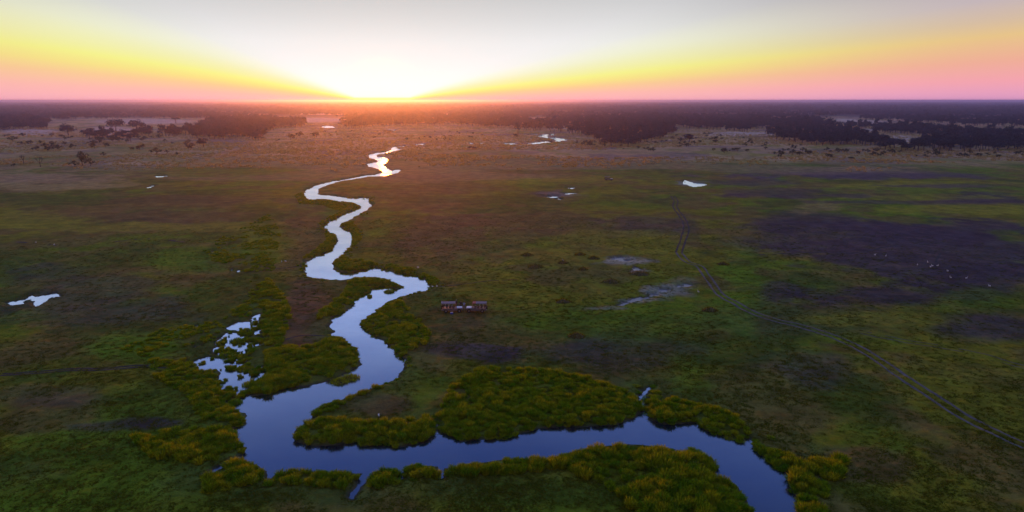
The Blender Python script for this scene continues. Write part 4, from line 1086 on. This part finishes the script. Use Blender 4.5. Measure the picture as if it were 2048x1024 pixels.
# ------------------------------------------------------------------ people
def skin_mesh(name, verts, edges, radii, root, mat, sub=1):
    me = bpy.data.meshes.new(name); me.from_pydata(verts, edges, [])
    o = bpy.data.objects.new(name, me); col.objects.link(o)
    sk = o.modifiers.new('s', 'SKIN'); sk.use_smooth_shade = True
    for i, (v, r_) in enumerate(zip(me.skin_vertices[0].data, radii)):
        v.radius = (r_, r_ * .85) if not isinstance(r_, tuple) else r_; v.use_root = (i == root)
    ss = o.modifiers.new('d', 'SUBSURF'); ss.levels = sub; ss.render_levels = sub
    dg = bpy.context.evaluated_depsgraph_get(); dg.update()
    me2 = bpy.data.meshes.new_from_object(o.evaluated_get(dg)); me2.name = name
    bpy.data.objects.remove(o); me2.materials.clear(); me2.materials.append(mat)
    for p_ in me2.polygons: p_.use_smooth = True
    return me2
def person(u, v, rz, hgt, shirt, trousers, label, arm=0.0, hat=None, back=0.0):
    r = empty('person'); tag(r, label, 'person')
    k_ = hgt / 1.75
    def sc(p_): return (p_[0] * k_, p_[1] * k_, p_[2] * k_)
    hx_, hz_ = .27 + .12 * arm, .80 + .25 * arm
    J = [(0, 0, .95), (0, 0, 1.15), (0, .01, 1.40), (0, 0, 1.50), (0, -.01, 1.60), (0, -.01, 1.70),
         (-.18, .01, 1.40), (-.25, .02, 1.12), (-.26, -.07, .88), (.18, .01, 1.40), (.25, .02, 1.12), (hx_ * .95, -.10 - .2 * arm, .88 + .2 * arm),
         (-.10, 0, .88), (-.11, -.02, .50), (-.12, .02, .09), (-.13, -.13, .04), (.10, 0, .88), (.12, -.03, .50), (.13, .02, .09), (.14, -.13, .04)]
    E = [(0, 1), (1, 2), (2, 3), (3, 4), (4, 5), (2, 6), (6, 7), (7, 8), (2, 9), (9, 10), (10, 11), (0, 12), (12, 13), (13, 14), (14, 15), (0, 16), (16, 17), (17, 18), (18, 19)]
    RD = [.13, .12, .14, .06, .085, .08, .065, .045, .03, .065, .045, .03, .095, .06, .042, .035, .095, .06, .042, .035]
    me = skin_mesh('body', [sc(p_) for p_ in J], E, [x_ * k_ for x_ in RD], 0, m_skin)
    bm = bmesh.new(); bm.from_mesh(me); mb = MB(); mb.bm.free(); mb.bm = bm
    mb.ball(sc((0, -.105, 1.63)), (.03 * k_, .05 * k_, .05 * k_), 6)                 # nose
    for s_ in (-1, 1):
        mb.ball(sc((s_ * .035, -.088, 1.665)), (.022 * k_, .015 * k_, .016 * k_), 6)  # eyes
        mb.ball(sc((s_ * .085, 0, 1.64)), (.02 * k_, .04 * k_, .06 * k_), 6)          # ears
    for h_ in (8, 11):                                                               # hands
        c = Vector(sc(J[h_])); s_ = -1 if h_ == 8 else 1
        mb.ball(c + Vector((0, -.01, -.045)) * k_, (.035 * k_, .075 * k_, .09 * k_), 8)
        for f_, L_ in enumerate((.065, .078, .072, .055)):
            p_ = c + Vector((0, -.04 + .02 * f_, -.08)) * k_; q_ = p_ + Vector((-s_ * .012, 0, -L_ * .55)) * k_
            mb.rod(p_, q_, .0095 * k_, 5).rod(q_, q_ + Vector((-s_ * .02, 0, -L_ * .4)) * k_, .008 * k_, 5)
        mb.rod(c + Vector((0, -.04, -.03)) * k_, c + Vector((-s_ * .02, -.075, -.075)) * k_, .011 * k_, 5)
    bm.to_mesh(me); bm.free()
    obj('body', me, r)
    sv = [(0, 0, .93), (0, 0, 1.15), (0, .01, 1.38), (0, 0, 1.455), (-.18, .01, 1.40), (-.235, .02, 1.17), (.18, .01, 1.40), (.235, .02, 1.17)]
    obj('shirt', skin_mesh('shirt', [sc(p_) for p_ in sv], [(0, 1), (1, 2), (2, 3), (2, 4), (4, 5), (2, 6), (6, 7)], [x_ * k_ for x_ in (.155, .15, .165, .08, .09, .075, .09, .075)], 1, shirt), r)
    tv = [(0, 0, .97), (-.10, 0, .86), (-.11, -.02, .50), (-.12, .02, .12), (.10, 0, .86), (.12, -.03, .50), (.13, .02, .12)]
    obj('trousers', skin_mesh('trousers', [sc(p_) for p_ in tv], [(0, 1), (1, 2), (2, 3), (0, 4), (4, 5), (5, 6)], [x_ * k_ for x_ in (.15, .115, .082, .065, .115, .082, .065)], 0, trousers), r)
    MB().ball(sc((0, .012, 1.695)), (.19 * k_, .205 * k_, .17 * k_), 10).build('hair', m_hair, r, True)
    if hat:
        MB().rod(sc((0, 0, 1.735)), sc((0, 0, 1.75)), .17 * k_, 14).rod(sc((0, 0, 1.745)), sc((0, 0, 1.84)), .10 * k_, 12, .08 * k_).build('hat', hat, r)
    place(r, u, v, rz, lift=-.01, back=back)
m_lblue = paint('pale blue shirt', (.42, .46, .62), .8, spec=.1); m_dshirt = paint('dark shirt', (.05, .04, .05), .85, spec=.1); m_bshirt = paint('brown shirt', (.14, .085, .06), .85, spec=.1)
m_trs = paint('dark trousers', (.035, .032, .035), .9, spec=.1); m_ltr = paint('pale trousers', (.32, .30, .36), .9, spec=.1); m_hat = paint('straw hat', (.34, .27, .18), .9, spec=.1)
person(928.4, 619.2, R(-20), 1.82, m_lblue, m_ltr, 'person in pale blue standing between the noses of the two safari vehicles', .3)
person(922.2, 617.2, R(30), 1.76, m_dshirt, m_trs, 'person in a dark shirt standing behind the left vehicle bonnet', .6)
person(918.6, 619.6, R(-60), 1.60, m_bshirt, m_trs, 'shorter person in a brown shirt close behind the left vehicle bonnet', .2)
person(913.0, 615.4, R(160), 1.72, m_dshirt, m_trs, 'person in a hat standing farthest behind the left vehicle', .2, m_hat)
bx_ = empty('cool_box'); tag(bx_, 'small blue cool box on the grass beside the left vehicle', 'cool box')
MB().box((0, 0, .17), (.55, .36, .34), .03).build('box', m_bluebox, bx_); MB().box((0, 0, .365), (.57, .38, .05), .015).build('lid', m_white, bx_)
MB().rod((-.2, -.2, .3), (.2, -.2, .3), .015).build('handle', m_dark, bx_); place(bx_, 903.6, 628.0, R(10))

# ------------------------------------------------------------------ white birds
m_bird = paint('white plumage', (.85, .84, .82), .8, spec=.1, var=.03); m_beak = paint('yellow beak', (.7, .42, .06), .5)
def egret(label):
    r = empty('egret'); tag(r, label, 'bird', 'white egrets feeding on the plain')
    b = MB(); b.ball((0, 0, .52), (.58, .24, .27), 12, Matrix.Rotation(R(22), 3, 'Y')).ball((-.24, 0, .44), (.3, .1, .08), 8, Matrix.Rotation(R(25), 3, 'Y'))
    pts = [(.17, 0, .58), (.27, 0, .70), (.22, 0, .82), (.27, 0, .93)]
    for p_, q_, ra, rb in zip(pts, pts[1:], (.07, .045, .035), (.045, .035, .032)): b.rod(p_, q_, ra, 8, rb)
    b.ball((.31, 0, .95), (.14, .075, .08), 8)
    b.build('body', m_bird, r, True)
    MB().rod((.36, 0, .945), (.50, 0, .925), .018, 6, .004).build('beak', m_beak, r)
    for s_ in (-1, 1): MB().rod((0, s_ * .05, .42), (-.02, s_ * .05, .2), .012, 5).rod((-.02, s_ * .05, .2), (.02, s_ * .05, 0), .009, 5).rod((.02, s_ * .05, .01), (.11, s_ * .05, .0), .008, 5).build('leg', m_dark, r)
    return r
birds = [(1834.4,533,'leftmost white egret of the cluster on the purple grass at right'),(1854.7,527,'topmost white egret of the cluster on the purple grass at right'),(1864,534,'middle white egret of the cluster at right'),
 (1860.5,536.6,'lowest white egret of the cluster at right'),(1874.5,533.7,'rightmost white egret of the cluster beside the hooked trail'),(1901,557.8,'white egret on green grass left of a lone egret'),
 (1932,559.3,'white egret alone at the far right of the green grass'),(1978.5,574.5,'white egret farthest right near the frame edge'),(1749.3,512.5,'white egret beneath the thin game trail'),(1771,515,'second white egret beneath the thin game trail'),
 (1894.6,544.6,'white egret midway between the cluster and the green grass'),(836,538,'white egret on the far bank of the wide river bend'),(757.6,835,'white egret on the brown flat of the peninsula'),
 (563.5,525.5,'white egret left of the river on the thin trail'),(571.5,524.6,'second white egret left of the river beside the first'),(72,486.5,'white egret on the pale green strip at far left'),
 (108.8,491,'second white egret on the pale green strip at far left'),(1126.5,524,'white egret on a grass mound near the lilac mud'),(1396.5,585.5,'white egret beside the blue mud streak'),(865,574,'white egret at the point of the middle river bend'),(874,575,'white egret just inland of the river bend point')]
eg = None
for i, (u, v, lab) in enumerate(birds):
    if eg is None: eg = egret(lab); o = eg
    else: o = dup_tree(eg); o['label'] = lab
    place(o, u, v + 1, rnd(0, 6.28)); o.scale = (.85,) * 3

# ------------------------------------------------------------------ grass mounds and floating plant rafts
def mound(u, v, rad_, hh, label, cat, name, z=None, blades=260, mat=None, bl=.5):
    rs = random.Random(int(u * 7 + v)); vs, qs, ts = [], [], []
    vs.append((0, 0, hh)); nr_, ns_ = 5, 18
    prof = [(rs.uniform(.8, 1.2)) for _ in range(ns_)]
    for i in range(1, nr_ + 1):
        f_ = i / nr_
        for s_ in range(ns_):
            a_ = 2 * math.pi * s_ / ns_; rr = rad_ * f_ * prof[s_]
            vs.append((rr * math.cos(a_) * 1.25, rr * math.sin(a_), hh * (math.cos(f_ * math.pi) * .5 + .5) - (.12 if i == nr_ else 0) + rs.uniform(-.03, .03)))
    for s_ in range(ns_): ts.append((0, 1 + s_, 1 + (s_ + 1) % ns_))
    for i in range(nr_ - 1):
        for s_ in range(ns_):
            a_ = 1 + i * ns_ + s_; b_ = 1 + i * ns_ + (s_ + 1) % ns_; qs.append((a_, a_ + ns_, b_ + ns_, b_))
    r = empty(name); tag(r, label, cat)
    me = mesh_np('hump', vs, qs, ts, [m_mound], smooth=True); obj('hump', me, r)
    bv, bt = [], []
    for _ in range(blades):
        a_ = rs.uniform(0, 6.28); f_ = math.sqrt(rs.uniform(0, 1)); x_, y_ = rad_ * f_ * math.cos(a_) * 1.25, rad_ * f_ * math.sin(a_)
        z_ = hh * (math.cos(f_ * math.pi) * .5 + .5); L_ = bl * rs.uniform(.5, 1.1); w_ = .05; d_ = rs.uniform(0, 6.28)
        b0 = len(bv); bv += [(x_ - w_ * math.cos(d_), y_ - w_ * math.sin(d_), z_ - .05), (x_ + w_ * math.cos(d_), y_ + w_ * math.sin(d_), z_ - .05), (x_ + rs.uniform(-.25, .25), y_ + rs.uniform(-.25, .25), z_ + L_)]
        bt.append((b0, b0 + 1, b0 + 2))
    g_ = obj('grass', mesh_np('grass', bv, None, bt, [mat or m_grass]), r)
    if z is None: place(r, u, v, 0, lift=-.05)
    else:
        x, y = at(u, v, 0); r.location = (float(x), float(y), z)
m_mound, N = material('earth under grass'); geo = N.n.new('ShaderNodeNewGeometry')
out(N, principled(N, N.ramp(noise(N, 2, 4, .6, geo.outputs['Position']), [(.3, (.05, .05, .025)), (.7, (.12, .11, .045))]), .9, .05))
for (u, v, rd, lab) in [(1126,605,1.7,'rounded grass mound standing alone right of the vehicles'),(1071,536,1.8,'low dark grass mound left of the small egret mound'),(1126,528,1.3,'small grass mound with a white egret on it'),
 (1222,564,1.9,'wide grass mound between the lilac mud and the blue streak'),(1420,622,1.5,'grass mound left of the dirt track bend'),(1278,549,2.2,'big grass mound below the small lilac puddle'),(1187,519,1.5,'grass mound at the left of the lilac mud'),
 (1446,529,1.6,'grass mound right of the head of the dirt track'),(1153,674,1.5,'pale grass mound below the pair of vehicles'),(1166,541,1.2,'low grass mound below the left end of the lilac mud'),(1054,512,1.6,'farthest low grass mound of the scattered group'),(1160,511,1.5,'low mound above the lilac mud')]:
    mound(u, v, rd, .75, lab, 'grass mound', 'grass_mound')
for (u, v, rd, hh, lab) in [(778.5,584,1.05,.35,'dark floating plant raft below the tip of the spit'),(739.3,593.5,.45,.25,'tiny dark plant raft in the middle of the river'),(680,764,1.3,.5,'left part of the reed raft below the left bank'),(700,757,1.4,.55,'right part of the reed raft below the left bank'),
 (470,806,.9,.4,'ragged plant raft at the mouth of the marsh'),(459,817,.6,.35,'small plant raft below the ragged one'),(476,683,1.3,.5,'plant hummock in the upper marsh water'),(492,664,1.4,.5,'dark flat hummock at the top of the marsh'),(452,712,1.2,.5,'plant hummock in the middle of the marsh water'),
 (490,738,1.2,.35,'large bushy hummock at the right of the marsh'),(508,702,1.1,.35,'green hummock beside the reed belt in the marsh'),(502,770,1.2,.4,'hummock at the lower right mouth of the marsh')]:
    mound(u, v, rd, hh, lab, 'plant raft', 'plant_raft', z=-.02, blades=420, mat=m_reed, bl=.5)

#@@END
# ------------------------------------------------------------------ haze
m_haze, N = material('evening haze')
pv = N.n.new('ShaderNodeVolumePrincipled')
pv.inputs['Color'].default_value = (.42, .48, 1.0, 1); pv.inputs['Density'].default_value = 0.00013; pv.inputs['Anisotropy'].default_value = .82
out(N, None, pv.outputs[0])
hx = 26000
hv = [(sx_ * hx, sy_ * hx, z_) for z_ in (-2.0, 50.0) for sx_, sy_ in ((-1, -1), (1, -1), (1, 1), (-1, 1))]
hq = [(3, 2, 1, 0), (4, 5, 6, 7), (0, 1, 5, 4), (1, 2, 6, 5), (2, 3, 7, 6), (3, 0, 4, 7)]
tag(obj('haze', mesh_np('haze', hv, hq, mats=[m_haze])), 'thin evening haze over the plain', kind='stuff')
